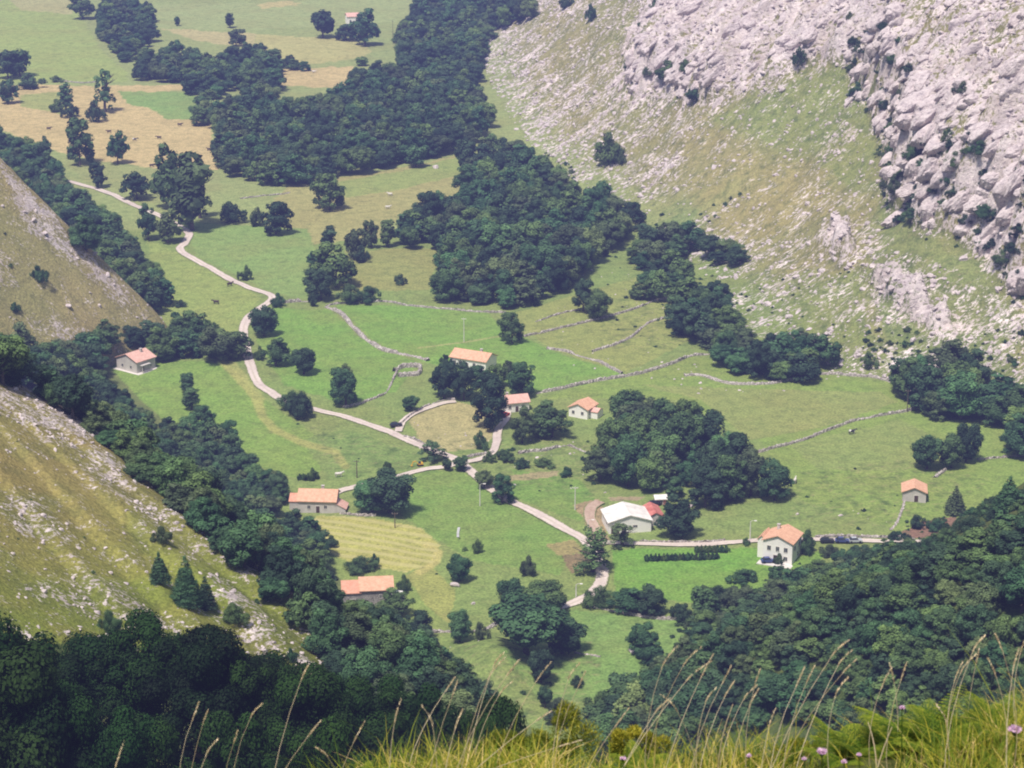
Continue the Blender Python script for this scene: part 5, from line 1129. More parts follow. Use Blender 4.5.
bmo('arm', lambda bm: prism(bm, [(3.3, 2.75), (3.65, 2.75), (4.4, .9), (4.15, .8)], 'y', -.37, -.08), YEL, dg)
bmo('bucket', lambda bm: prism(bm, [(4.0, .85), (4.55, .95), (4.75, .4), (4.3, .1), (3.8, .35), (4.1, .55)], 'y', -.6, .15), YEL, dg)

# cattle ------------------------------------------------------------
def cow_mesh():
    bm = bmesh.new()
    def ring(c, ry, rz, k=10, ax=(1, 0, 0)):
        return [bm.verts.new((c[0], c[1] + ry * math.cos(6.2832 * i / k), c[2] + rz * math.sin(6.2832 * i / k))) for i in range(k)]
    prof = [(-1.12, 1.18, .10, .14), (-1.0, 1.12, .28, .34), (-.6, 1.02, .36, .42), (0, .96, .40, .44), (.5, .98, .36, .44), (.8, 1.08, .24, .38), (1.05, 1.28, .15, .24), (1.3, 1.42, .14, .18), (1.45, 1.36, .16, .17), (1.65, 1.18, .11, .13), (1.78, 1.08, .08, .09)]
    rings = [ring((x, 0, z), ry, rz) for x, z, ry, rz in prof]
    for a, b in zip(rings, rings[1:]):
        for i in range(10): bm.faces.new((a[i], a[(i + 1) % 10], b[(i + 1) % 10], b[i]))
    bm.faces.new(rings[0]); bm.faces.new(rings[-1][::-1])
    def limb(pts, rad):
        V, Fq = tube(pts, rad, 6); vs = [bm.verts.new(v) for v in V]
        for q in Fq: bm.faces.new([vs[i] for i in q])
        bm.faces.new(vs[-6:])
    for y in (-.22, .22):
        limb([(.62, y, 1.0), (.62, y, .55), (.60, y * .95, .28), (.63, y * .95, 0)], [.16, .10, .065, .08])
        limb([(-.82, y, 1.05), (-.70, y, .72), (-.92, y * .95, .42), (-.84, y * .95, .0)], [.22, .14, .075, .08])
        limb([(1.40, y * .5, 1.5), (1.36, y * 1.3, 1.54)], [.06, .02]); limb([(1.46, y * .35, 1.52), (1.52, y * .7, 1.66)], [.03, .008])
    limb([(-1.10, 0, 1.25), (-1.2, 0, .9), (-1.18, 0, .5)], [.04, .025, .04])
    bmesh.ops.recalc_face_normals(bm, faces=bm.faces); me = D.meshes.new('cow'); bm.to_mesh(me); bm.free()
    for pl in me.polygons: pl.use_smooth = True
    return me
def hide(name, a, b, sc):
    m, _, _ = mat(name); t = NT(m); co = t('TexCoord').outputs['Object']
    p = t('BsdfPrincipled', {'Base Color': t.ramp(t.noise(co, sc, 2), [(.50, a), (.54, b)]), 'Roughness': .8}); t.out(p.outputs[0]); return m
HIDE = {'white': hide('white_hide', (.62, .58, .52), (.72, .68, .62), 1.5), 'brown': hide('brown_hide', (.06, .04, .03), (.09, .055, .04), 1.5), 'pied': hide('pied_hide', (.03, .028, .03), (.72, .70, .66), 1.1)}
COWS = [(852, 434, 'pied', 20, 'black and white cow grazing below the grey wall of the right pasture'), (795, 483, 'white', 75, 'white cow beside the right edge of the central grove'), (216, 304, 'brown', 170, 'dark cow grazing in the meadow left of the road'), (230, 286, 'brown', 40, 'dark cow standing close under the road verge'), (49, 130, 'brown', 10, 'dark cow left of the larger field oak on the tan field'), (109, 133, 'brown', 200, 'dark cow just above the smaller field oak'), (135, 141, 'pied', 5, 'black and white cow right of the smaller field oak'), (159, 139, 'brown', 180, 'brown cow in the middle of the tan field'), (180, 126, 'brown', 0, 'brown cow at the upper edge of the tan field'), (209, 151, 'brown', 150, 'brown cow near the wood at the right end of the tan field'), (152, 167, 'brown', 30, 'brown cow at the lower edge of the tan field'), (388, 209, 'white', 15, 'lower of two white cows in the olive meadow'), (390, 196, 'white', 160, 'upper of two white cows in the olive meadow'), (314, 73, 'white', 0, 'white cow in the small far tan field'), (339, 477, 'white', 20, 'white cow on the grass above the grey walled farmhouse')]
COWM = cow_mesh()
for px, py, c, rz, lab in COWS:
    p = cast([(px, py)])[0]; o = obj('cow', COWM, None, None, label=lab, category='cow', group='cattle on the pastures')
    if not COWM.materials: COWM.materials.append(HIDE['brown'])
    o.material_slots[0].link = 'OBJECT'; o.material_slots[0].material = HIDE[c]
    o.location = (p[0], p[1], p[2] - .02); o.rotation_euler = (0, 0, R(rz)); o.scale = (1.15,) * 3

# kitchen plots -----------------------------------------------------
for k in range(18):
    for row, (ya, yb) in enumerate(((561, 559), (553, 552))):
        px = 647 + k * 4.1 + row * 1.5 + (8 if row else 0); py = ya + (yb - ya) * k / 17
        if row and k < 10: continue
        plant_px(px, py, 6.6, 7.6, 'bush', ['climbing bean plant in the front row of the kitchen plot by the farm road', 'climbing bean plant in the rear row of the kitchen plot by the farm road'][row], 'bean rows of the kitchen plot', lod='far')
for k in range(5): plant_px(300 + k * 4.2, 480 - k * .3, 6, 7, 'bush', 'leafy vegetable bush in the row above the grey walled farmhouse', 'vegetable row above the grey walled farmhouse', lod='far')

# limestone ---------------------------------------------------------
def limestone_material():
    m, _, _ = mat('limestone'); t = NT(m); co = t('NewGeometry').outputs['Position']; n = t.noise(co, .45, 6, .75); f = t.noise(co, 2.2, 5, .7)
    c = t.ramp(t.math('ADD', t.math('MULTIPLY', n, .6), t.math('MULTIPLY', f, .4)), [(.34, (.20, .17, .20)), (.47, (.55, .475, .475)), (.67, (.82, .735, .72))])
    p = t('BsdfPrincipled', {'Base Color': c, 'Roughness': .95, 'Specular IOR Level': .1, 'Normal': t('Bump', {'Height': t.math('ADD', n, t.math('MULTIPLY', f, .4)), 'Strength': .8, 'Distance': .8}).outputs[0]})
    t.out(p.outputs[0]); return m
LIME = limestone_material()
def boulder_mesh(seed):
    rg = np.random.default_rng(seed); bm = bmesh.new(); bmesh.ops.create_icosphere(bm, subdivisions=2, radius=1)
    P = rg.normal(size=(7, 3)); P /= np.linalg.norm(P, axis=1)[:, None]; cut = rg.uniform(.45, .8, 7)
    for v in bm.verts:
        for n_, c in zip(P, cut):
            d = v.co.dot(Vector(n_)) - c
            if d > 0: v.co -= Vector(n_) * d
        v.co *= rg.uniform(.93, 1.07)
    for v in bm.verts: v.co.z *= .8
    me = D.meshes.new('boulder'); bm.to_mesh(me); bm.free(); me.materials.append(LIME); return me
BM = [boulder_mesh(s) for s in range(6)]; BSRC = []
for i, (px, py, s, lab) in enumerate([(632, 652, 8, 'pale boulder at the foot of the dark tree by the lower right wood'), (473, 604, 5, 'pale boulder in the grass below the stream'), (455, 586, 9, 'grey boulder at the foot of the round tree by the stream'), (690, 507, 6, 'pale boulder in front of the central grove'), (346, 688, 10, 'white boulder at the very foot of the near slope'), (68, 307, 7, 'white boulder on the brown spur above the wood'), (505, 622, 5, 'small pale rock left of the big oak'), (436, 168, 7, 'white rock in the meadow beside the small round tree')]):
    p = cast([(px, py)])[0]; d = math.dist(p, (0, 0, CAMZ)); o = obj('boulder', BM[i % 6], None, None, label=lab, category='boulder'); q = s * d / F / 2
    o.location = p + np.array([0, 0, q * .3]); o.scale = (q * 1.2, q, q * .8); o.rotation_euler = (0, 0, i * 1.3)
    if i < 6: BSRC.append(o)
def rock_points():
    out = []
    for poly, fids, n, smin, smax in (([(470, -20), (1100, -20), (1100, 400), (900, 400), (700, 300), (487, 110)], (1,), 130000, .4, 1.5), ([(-100, 0), (180, 0), (180, 360), (-100, 360)], (3,), 30000, .4, 1.6), ([(-100, 340), (370, 340), (370, 760), (-100, 760)], (4,), 100000, .12, .60), ([(430, 440), (620, 440), (620, 510), (470, 490)], (0,), 1200, .2, .9), ([(780, 470), (900, 470), (900, 530), (780, 530)], (0,), 500, .2, .7), ([(540, 270), (720, 270), (720, 380), (560, 380)], (0, 1), 1500, .2, .7), ([(660, 360), (910, 360), (910, 395), (660, 395)], (0, 1), 3000, .25, 1.0), ([(440, 640), (600, 640), (600, 710), (440, 710)], (0,), 400, .2, .8), ([(405, 400), (495, 400), (495, 455), (405, 455)], (0,), 500, .2, .6)):
        ex = cast(poly); x0, y0 = ex[:, :2].min(0) - 30; x1, y1 = ex[:, :2].max(0) + 60
        X = RNG.uniform(x0, x1, n); Y = RNG.uniform(y0, y1, n); z, fid, rc = HR(X, Y); px, py = project(X, Y, z)
        u, v = strata_uv(X, Y, fid); clump = fbm(u / 30, v / 7, 71, 3)
        ok = np.isin(fid, fids) & inpoly(px, py, poly) & (RNG.uniform(size=n) < (np.maximum(rc, .22 if 0 in fids else .02) * np.where(clump > .5, 1.3, .35) * np.where(np.isin(fid, (1, 3, 4)), np.maximum(rc, .15), 1)))
        s = smin + (smax - smin) * RNG.uniform(size=n) ** 2.4
        out.append(np.stack([X, Y, z - s * .1, s], -1)[ok])
    return np.concatenate(out)
P = rock_points(); n = len(P); print('rocks', n)
scatter('limestone_rubble', P[:, :3], RNG.uniform(-.5, .5, (n, 3)) + np.stack([np.zeros(n), np.zeros(n), RNG.uniform(0, 6.28, n)], -1), P[:, 3:4] * RNG.uniform(.6, 1.4, (n, 3)), RNG.integers(0, 6, n), BSRC, kind='stuff', label='loose white limestone rocks strewn over the slopes', category='rocks')

# bulky outcrops standing out of the cliffs and of the rock face
def crag_mesh(seed):
    rg_ = np.random.default_rng(seed); bm = bmesh.new(); bmesh.ops.create_icosphere(bm, subdivisions=4, radius=1)
    P_ = rg_.normal(size=(12, 3)); P_ /= np.linalg.norm(P_, axis=1)[:, None]; cut = rg_.uniform(.5, .9, 12)
    for v in bm.verts:
        for n_, c in zip(P_, cut):
            d = v.co.dot(Vector(n_)) - c
            if d > 0: v.co -= Vector(n_) * d * .9
    co = np.array([v.co for v in bm.verts]); nn = co / np.linalg.norm(co, axis=1)[:, None]
    k = .30 * (1 - np.abs(2 * fbm(co[:, 0] * 3 + seed, co[:, 1] * 3 + co[:, 2] * 1.3, seed, 4) - 1)) + .10 * fbm(co[:, 0] * 9, co[:, 2] * 9 + co[:, 1] * 4, seed + 5, 3)
    for v, p_, q in zip(bm.verts, nn, k): v.co += Vector(p_) * float(q - .22)
    me = D.meshes.new('crag'); bm.to_mesh(me); bm.free(); me.materials.append(LIME); return me
CSRC = []
for i, (px, py, s, lab) in enumerate([(632, 78, 15, 'bulging grey crag at the left end of the low cliff'), (684, 84, 14, 'jutting crag at the right end of the low cliff'), (900, 178, 20, 'bulging crag at the left corner of the great cliff'), (930, 205, 22, 'broad jutting crag at the lower lip of the great cliff'), (985, 238, 24, 'massive crag low in the great cliff'), (868, 92, 16, 'blocky crag at the upper shoulder of the great cliff')]):
    p = cast([(px, py)])[0]; d = math.dist(p, (0, 0, CAMZ)); o = obj('rock_outcrop', crag_mesh(i), None, None, label=lab, category='rock outcrop'); q = s * d / F / 2
    o.location = p + np.array([q * .3, q * .2, -q * .1]); o.scale = (q * 1.5, q * .75, q); o.rotation_euler = (.1 * i - .2, -.55, .30 + .12 * (i - 3)); CSRC.append(o)
X = RNG.uniform(-60, 420, 30000); Y = RNG.uniform(620, 1600, 30000); z, fid, rc = HR(X, Y); px, py = project(X, Y, z); u, v = strata_uv(X, Y, fid); cg = crag(u, v)
d2, s2, _, a2 = poly_near(X, Y, CLIFF2); d1, s1, _, _ = poly_near(X, Y, CLIFF1)
edge2 = (-s2 * d2 > 0) & (d2 < 14) & (a2 > 8) & (RNG.uniform(size=len(X)) < .75); edge1 = (-s1 * d1 > -1) & (d1 < 7) & (RNG.uniform(size=len(X)) < .9)
face = (rc > .5) & (cg > .66) & (RNG.uniform(size=len(X)) < .34) & inpoly(px, py, ROCK_R[3][1])
ok = (fid == 1) & (px > 560) & (px < 1090) & (py > -20) & (py < 350) & (edge2 | edge1 | face); X, Y, z = X[ok], Y[ok], z[ok]; n = len(X); sz = np.where(edge2[ok], 1.8 + 3.4 * RNG.uniform(size=n) ** 1.6, np.where(edge1[ok], 1.5 + 2.6 * RNG.uniform(size=n) ** 1.5, 1.1 + 2.9 * RNG.uniform(size=n) ** 2))
print('crags', n)
scatter('limestone_crags', np.stack([X, Y, z - sz * .30], -1), np.stack([RNG.uniform(-.3, .3, n), -.55 + RNG.uniform(-.25, .25, n), .30 + RNG.uniform(-.35, .35, n) + 3.1416 * 0], -1), sz[:, None] * RNG.uniform(.7, 1.3, (n, 3)) * np.array([1.75, .72, .85]), RNG.integers(0, 6, n), CSRC, kind='stuff', label='bulky weathered limestone outcrops covering the cliffs', category='rocks')
# ------------------------------------------------------------------ the grassy bank in front of the camera
def bank_edge(x):
    px = 512 + x / 8.0 * F * .885
    py = np.interp(px, [-300, 150, 250, 350, 450, 600, 700, 800, 900, 1024, 1300], [850, 838, 815, 792, 784, 786, 782, 774, 756, 742, 722])
    yc = -(py - 384) / F; return CAMZ + 8.0 * (-sp + yc * cp) / (cp + yc * sp)
def bank(x, y):
    e = bank_edge(x); b = .05 * (fbm(x * 3, y * 3, 5, 3) - .5)
    return np.where(y < 8, e + (8 - y) * .22, e - .35 * (y - 8) - .22 * (y - 8) ** 2) + b
xs = np.linspace(-3.4, 3.4, 110); ys = np.concatenate([np.linspace(1.2, 6.5, 20), np.linspace(6.6, 10.5, 60)])
Xb, Yb = np.meshgrid(xs, ys); zb = bank(Xb.ravel(), Yb.ravel()); nx = len(xs)
i = np.arange(len(ys) - 1)[:, None] * nx + np.arange(nx - 1)[None]
EARTH = simple('bank_earth', (.035, .045, .012), (.09, .10, .03), 6.0)
obj('bank', mesh_from('bank', np.stack([Xb.ravel(), Yb.ravel(), zb], -1), np.stack([i, i + 1, i + nx + 1, i + nx], -1).reshape(-1, 4), True), EARTH, kind='structure')

def plant_mat(name, stops, trans=.3):
    m, _, _ = mat(name); t = NT(m); tone = t('Attribute', attribute_name='tone').outputs['Fac']; c = t.ramp(tone, stops)
    p = t('BsdfPrincipled', {'Base Color': c, 'Roughness': .6, 'Specular IOR Level': .25}); tr = t('BsdfTranslucent', {'Color': c}); mx = t('MixShader', {0: trans})
    t.l.new(p.outputs[0], mx.inputs[1]); t.l.new(tr.outputs[0], mx.inputs[2]); t.out(mx.outputs[0]); return m
GRASSM = plant_mat('grass_blades', [(0, (.03, .07, .007)), (.30, (.15, .22, .016)), (.60, (.46, .40, .045)), (1, (.82, .60, .25))])
STRAW = plant_mat('straw', [(0, (.50, .38, .20)), (1, (.92, .78, .54))], .2)
FERNM = plant_mat('fern', [(0, (.03, .075, .01)), (.6, (.10, .17, .015)), (1, (.38, .40, .04))])
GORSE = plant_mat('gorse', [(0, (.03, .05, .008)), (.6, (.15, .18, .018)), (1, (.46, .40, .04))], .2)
def blades(X, Y, Z, ht, lean, wd, rg):
    n = len(X); a = rg.uniform(0, 6.2832, n); l = lean * ht; fx, fy = np.cos(a), np.sin(a); sx, sy = -fy, fx
    V = []
    for s, wf in ((0, 1), (.4, .85), (.75, .5), (1, .04)):
        b = l * s * s; cx, cy, cz = X + fx * b, Y + fy * b, Z + ht * s * (1 - .25 * lean * s)
        V.append(np.stack([cx - sx * wd * wf, cy - sy * wd * wf, cz], -1)); V.append(np.stack([cx + sx * wd * wf, cy + sy * wd * wf, cz], -1))
    V = np.stack(V, 1).reshape(-1, 3); o = np.arange(n)[:, None, None] * 8; q = np.array([[0, 1, 3, 2], [2, 3, 5, 4], [4, 5, 7, 6]])[None]
    return V, (o + q).reshape(-1, 4)
rg = np.random.default_rng(3); n = 60000
X = rg.uniform(-2.6, 2.6, n); Y = rg.uniform(6.6, 9.0, n); clump = fbm(X * 2.2, Y * 2.2, 31, 3)
keep = rg.uniform(size=n) < np.clip(2.6 * (clump - .30), .03, 1) * np.interp(512 + X / 8.0 * F * .885, [300, 380, 1024], [.03, 1, 1]); X, Y, clump = X[keep], Y[keep], clump[keep]; n = len(X)
px_ = 512 + X / 8.0 * F * .885
ht = rg.uniform(.04, .21, n) * (.55 + .9 * clump) * np.interp(px_, [150, 300, 600, 1024], [.7, .9, .95, 1.15]); tall = rg.uniform(size=n) < .03; ht[tall] *= 1.7
V, Fq = blades(X, Y, bank(X, Y) - .01, ht, rg.uniform(.1, 1.5, n), rg.uniform(.0012, .0032, n), rg)
me = mesh_from('grass', V, Fq); dry = np.clip(np.interp(px_, [300, 700, 1024], [.04, .05, .17]) + .55 * rg.uniform(size=n) ** 1.3 + .9 * (fbm(X * 1.3, Y * 1.3, 44, 3) - .45) + (rg.uniform(size=n) < .14) * .5, 0, 1); attr(me, 'tone', 'FLOAT', np.repeat(dry, 8))
obj('grass', me, GRASSM, kind='stuff', label='sunlit yellow green grass on the near bank', category='grass')

# flowering grass stalks, each a plant of its own
STALKS = [ # top x, y, foot x, y (as seen), side the tip bends to, words
 (195, 713, 190, 775, 'straight brown stalk, left of the pair before the dark corner trees'), (204, 720, 193, 775, 'pale leaning stalk, right of the pair before the dark corner trees'), (208, 750, 204, 775, 'short stalk right of the pair before the dark corner trees'), (235, 739, 232, 775, 'short thin stalk between the left pair and the lone stalks'), (118, 758, 117, 780, 'stub of a stalk at the lower left, alone'), (253, 712, 246, 775, 'thin upright stalk left of the tall lone stalk'), (303, 675, 281, 775, 'tall lone stalk in front of the dark left trees'), (312, 731, 290, 775, 'short slanted stalk right of the tall lone stalk'), (326, 754, 332, 776, 'broad short stalk at the left edge of the grass'), (357, 735, 342, 775, 'slanted stalk left of the fern at the grass edge'),
 (396, 714, 396, 768, 'thin upright stalk right of the left fern'), (449, 686, 415, 762, 'stalk with a hooked head left of the golden tuft'), (453, 694, 436, 762, 'stalk with a straight head left of the golden tuft'), (432, 720, 434, 762, 'short stalk under the two left of the golden tuft'), (457, 722, 452, 764, 'low stalk at the left foot of the golden tuft'), (495, 662, 468, 765, 'tallest stalk of the golden tuft'), (491, 672, 470, 765, 'second stalk of the golden tuft, close under the tallest'), (510, 671, 472, 765, 'stalk of the golden tuft that bends right'), (502, 690, 476, 765, 'lower right stalk of the golden tuft'),
 (541, 674, 500, 762, 'long stalk leaning right over the grassy hump'), (540, 718, 488, 765, 'slanted pale stalk pointing to the dark shrub'), (570, 674, 556, 762, 'left of two upright stalks beside the dark shrub'), (581, 681, 566, 762, 'right of two upright stalks beside the dark shrub'), (567, 744, 505, 766, 'dry stalk lying nearly flat across the dark shrub'),
 (664, 661, 656, 762, 'tall stalk left in the middle fan of stalks'), (687, 659, 650, 762, 'tallest stalk of the middle fan'), (692, 674, 645, 745, 'arching stalk of the middle fan'), (658, 708, 632, 758, 'low left stalk of the middle fan'), (705, 669, 672, 758, 'long stalk leaning out right of the middle fan'), (674, 705, 684, 758, 'short upright stalk right of the middle fan'), (620, 720, 596, 764, 'thin leaning stalk between dark shrub and middle fan'),
 (725, 678, 704, 758, 'left tall stalk of the right hand cluster'), (727, 692, 708, 758, 'second stalk of the right hand cluster'), (707, 698, 700, 758, 'short stalk at the left of the right hand cluster'), (733, 704, 724, 758, 'brown thick headed stalk of the right hand cluster'), (746, 695, 728, 750, 'bent stalk at the right of the right hand cluster'), (756, 681, 752, 755, 'tall thin stalk before the lower right wood, between two clusters'), (752, 700, 738, 755, 'pale stalk beside the thin one between two clusters'), (770, 722, 766, 752, 'small stalk left of the fan under the wooded slope'),
 (835, 651, 790, 750, 'highest stalk of the fan under the wooded slope'), (841, 660, 806, 745, 'straight stalk of the fan under the wooded slope'), (847, 668, 796, 752, 'bent head stalk of the fan under the wooded slope'), (809, 677, 792, 750, 'thin reddish stalk of the fan under the wooded slope'), (799, 680, 786, 752, 'leftmost stalk of the fan under the wooded slope'), (837, 690, 834, 752, 'upright pale headed stalk left of the bright fern'), (884, 681, 876, 748, 'left of two thin stalks right of the bright fern'), (893, 676, 896, 748, 'right of two thin stalks right of the bright fern'), (903, 674, 898, 740, 'curved stalk before the big bracken'),
 (975, 646, 958, 742, 'tallest of the group of heads over the big bracken'), (977, 659, 966, 742, 'second head of the group over the big bracken'), (963, 667, 952, 742, 'lower slanted head of the group over the big bracken'), (956, 676, 950, 742, 'lowest head of the group over the big bracken'), (1001, 646, 1004, 735, 'straight tall stalk near the right edge'), (1021, 650, 1020, 730, 'stalk with a round head at the right edge'), (994, 670, 997, 738, 'brown twisted stalk near the right edge'), (1014, 664, 1012, 732, 'thin stalk between the last two at the right edge'), (892, 727, 876, 775, 'thick pale dry stem curving low in the right grass'), (868, 722, 876, 775, 'short pale blade beside the thick dry stem'), (946, 718, 948, 768, 'pale stem with a button head in the right grass')]
rs = random.Random(5)
for tx, ty, fx_, fy_, lab in STALKS:
    Yd = rs.uniform(7.2, 8.3); T = Vector(P3(tx, ty, Yd)); B = Vector(P3(fx_, fy_, Yd + rs.uniform(-.05, .05))); g = float(bank(np.array([B.x]), np.array([B.y]))[0])
    if B.z > g: B = B + (B - T).normalized() * ((B.z - g) / max(.2, (T - B).normalized().z))
    B.z = min(B.z, g) - .01
    Ld = (T - B).length; side = Vector((1 if tx >= fx_ else -1, rs.uniform(-.5, .5), 0)) * Ld * rs.uniform(.02, .08)
    pts = [B.lerp(T, t_) - side * (4 * t_ * (1 - t_)) for t_ in (0, .2, .4, .6, .8, 1)]
    root = D.objects.new('grass_stalk', None); COL.objects.link(root); root.location = B; root['label'] = lab; root['category'] = 'grass stalk'; root['group'] = 'seeding grass stalks on the bank'
    pts = [p - B for p in pts]; thick = 2.0 if 'thick' in lab else 1.0
    V, Fq = tube(pts, [.0017 * thick * (1 - .10 * k) for k in range(6)], 5); me = mesh_from('stem', np.array(V), np.array(Fq), True); attr(me, 'tone', 'FLOAT', np.full(len(V), rs.uniform(.2, 1))); obj('stem', me, STRAW, root)
    if thick > 1 or 'blade' in lab: continue
    hl = min(.085, Ld * .35) * rs.uniform(.75, 1.2); dirv = (pts[5] - pts[4]).normalized(); droop = Vector((side.x, 0, 0)).normalized() * hl * rs.choice([0, .06, .12, .35])
    rgk = np.random.default_rng(int(tx * 3 + ty)); k = 46; tt = rgk.uniform(0, 1, k); rad = .0036 * np.sin(np.pi * np.clip(tt * .92 + .06, 0, 1)) ** .7
    a = rgk.uniform(0, 6.28, k); o1 = dirv.orthogonal().normalized(); o2 = dirv.cross(o1)
    C = np.array([tuple(pts[5] + dirv * hl * (s - .35) + droop * s * s) for s in tt]); off = np.cos(a)[:, None] * np.array(o1) + np.sin(a)[:, None] * np.array(o2)
    Pq = C + off * rad[:, None] * .6; ax = np.array(dirv)[None] * 1.0 + off * .45; ax /= np.linalg.norm(ax, axis=1)[:, None]
    pr = np.cross(ax, off); s1 = .0080; s2 = .0022
    V = np.stack([Pq - ax * s1, Pq + pr * s2, Pq + ax * s1, Pq - pr * s2], 1).reshape(-1, 3)
    me = mesh_from('seed_head', V, np.arange(4 * k).reshape(-1, 4)); attr(me, 'tone', 'FLOAT', np.repeat(rgk.uniform(.3, 1, k), 4)); obj('seed_head', me, STRAW, root)

# bracken
def frond_mesh(L_, seed, arch):
    rg_ = np.random.default_rng(seed); V, Fq, T = [], [], []
    n_ = 22
    for k in range(n_):
        s = k / (n_ - 1); c = np.array([0, L_ * (s - .25 * arch * s * s), L_ * (.95 * s - .75 * arch * s * s)])
        if k < 3: continue
        wl = L_ * .40 * (1 - s) ** .8 * (1 - .5 * max(0, .3 - s) / .3) + .006
        for sg in (-1, 1):
            m_ = 9
            for j in range(m_):
                q = (j + .5) / m_; p = c + np.array([sg * wl * q, wl * .35 * q, -wl * .18 * q * q]); l2 = wl * .20 * (1 - .75 * q) + .003; b2 = wl / m_ * .62
                o = len(V); d2 = np.array([0, .9, .12]) * l2
                V += [tuple(p - np.array([sg * b2, 0, 0]) * .5 - d2), tuple(p + np.array([sg * b2, 0, 0]) * .5 - d2 * .8), tuple(p + np.array([sg * b2, .0, .0]) * .6 + d2), tuple(p - np.array([sg * b2, 0, 0]) * .4 + d2)]
                Fq.append((o, o + 1, o + 2, o + 3)); T += [float(np.clip(.35 + .4 * s + rg_.uniform(-.25, .3), 0, 1))] * 4
    pts = [(0, L_ * (s - .25 * arch * s * s), L_ * (.95 * s - .75 * arch * s * s)) for s in np.linspace(0, 1, 8)]
    tv, tf = tube(pts, [.0028 * (1 - .8 * k / 7) for k in range(8)], 5); o = len(V); V += tv; Fq += [tuple(i + o for i in q) for q in tf]; T += [.6] * len(tv)
    me = mesh_from('frond', np.array(V), np.array(Fq)); attr(me, 'tone', 'FLOAT', np.array(T)); me.materials.append(FERNM); return me
for fi, (px, py, s, nf, lab) in enumerate([(362, 768, .13, 5, 'small yellow green fern at the left end of the grass'), (850, 745, .22, 9, 'bright upright fern right of the fan of stalks'), (872, 742, .20, 7, 'yellowish fern leaning right beside the bright upright fern'), (925, 742, .27, 10, 'big dark green bracken before the wooded slope'), (952, 738, .22, 8, 'arching bracken right of the big bracken'), (1000, 735, .22, 8, 'bracken under the tall straight stalk at the right'), (895, 752, .16, 6, 'low fern between the bright ferns and the big bracken'), (640, 765, .16, 7, 'yellow tipped fern in the middle of the grass'), (985, 752, .16, 6, 'low fern at the right edge of the grass')]):
    Yd = 8.15; B = P3(px, py, Yd); g = float(bank(np.array([B[0]]), np.array([Yd]))[0])
    root = D.objects.new('fern', None); COL.objects.link(root); root.location = (B[0], Yd, g - .02); root['label'] = lab; root['category'] = 'fern'; root['group'] = 'ferns on the bank'
    for k in range(nf):
        o = obj('frond', frond_mesh(1.25 * s * rs.uniform(.75, 1.1), fi * 20 + k, rs.uniform(.35, .95)), None, root); o.rotation_euler = (rs.uniform(-.15, .1), rs.uniform(-.15, .15), k * 6.283 / nf + rs.uniform(-.3, .3))
# gorse
for gi, (px, py, w_, h_, n_, lab) in enumerate([(548, 772, 112, 66, 9000, 'dark bushy gorse in the middle of the bank'), (502, 772, 60, 44, 4200, 'low dark gorse left of the bushy gorse'), (642, 766, 60, 46, 5000, 'yellow tipped gorse in front of the middle fan of stalks'), (912, 760, 90, 52, 6000, 'dark gorse under the big bracken'), (1010, 750, 70, 46, 5000, 'dark gorse at the right edge under the tall stalk'), (800, 764, 60, 34, 3000, 'low gorse under the fan of stalks')]):
    Yd = 8.7; q = Yd / math.cos(R(27.5)) / F; rgk = np.random.default_rng(90 + gi); root_p = P3(px, py, Yd)
    lob = np.stack([rgk.uniform(-.42, .42, 12) * w_ * q, rgk.uniform(-.3, .3, 12) * w_ * q, rgk.uniform(.15, .72, 12) * h_ * q * 1.1], -1); lr = rgk.uniform(.10, .17, 12) * w_ * q
    k = rgk.integers(0, 12, n_); d = rgk.normal(size=(n_, 3)); d[:, 2] += .35; d /= np.linalg.norm(d, axis=1)[:, None]; C = lob[k] + d * (lr[k] * rgk.uniform(.55, 1.12, n_))[:, None]; C[:, 2] = np.maximum(C[:, 2], 0)
    ax = d + rgk.normal(size=(n_, 3)) * .5; ax[:, 2] += .5; ax /= np.linalg.norm(ax, axis=1)[:, None]; pr = np.cross(ax, rgk.normal(size=(n_, 3))); pr /= np.linalg.norm(pr, axis=1)[:, None]
    s1 = rgk.uniform(.006, .014, n_)[:, None]; V = np.stack([C - ax * s1, C + pr * .0022, C + ax * s1, C - pr * .0022], 1).reshape(-1, 3)
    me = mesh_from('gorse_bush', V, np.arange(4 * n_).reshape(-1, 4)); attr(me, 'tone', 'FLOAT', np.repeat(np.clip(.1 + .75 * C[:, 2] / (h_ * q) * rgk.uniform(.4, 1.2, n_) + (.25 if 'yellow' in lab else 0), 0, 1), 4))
    o = obj('gorse_bush', me, GORSE, None, label=lab, category='shrub'); g = float(bank(np.array([root_p[0]]), np.array([Yd]))[0]); o.location = (root_p[0], Yd, max(root_p[2], g - .25) - .01)
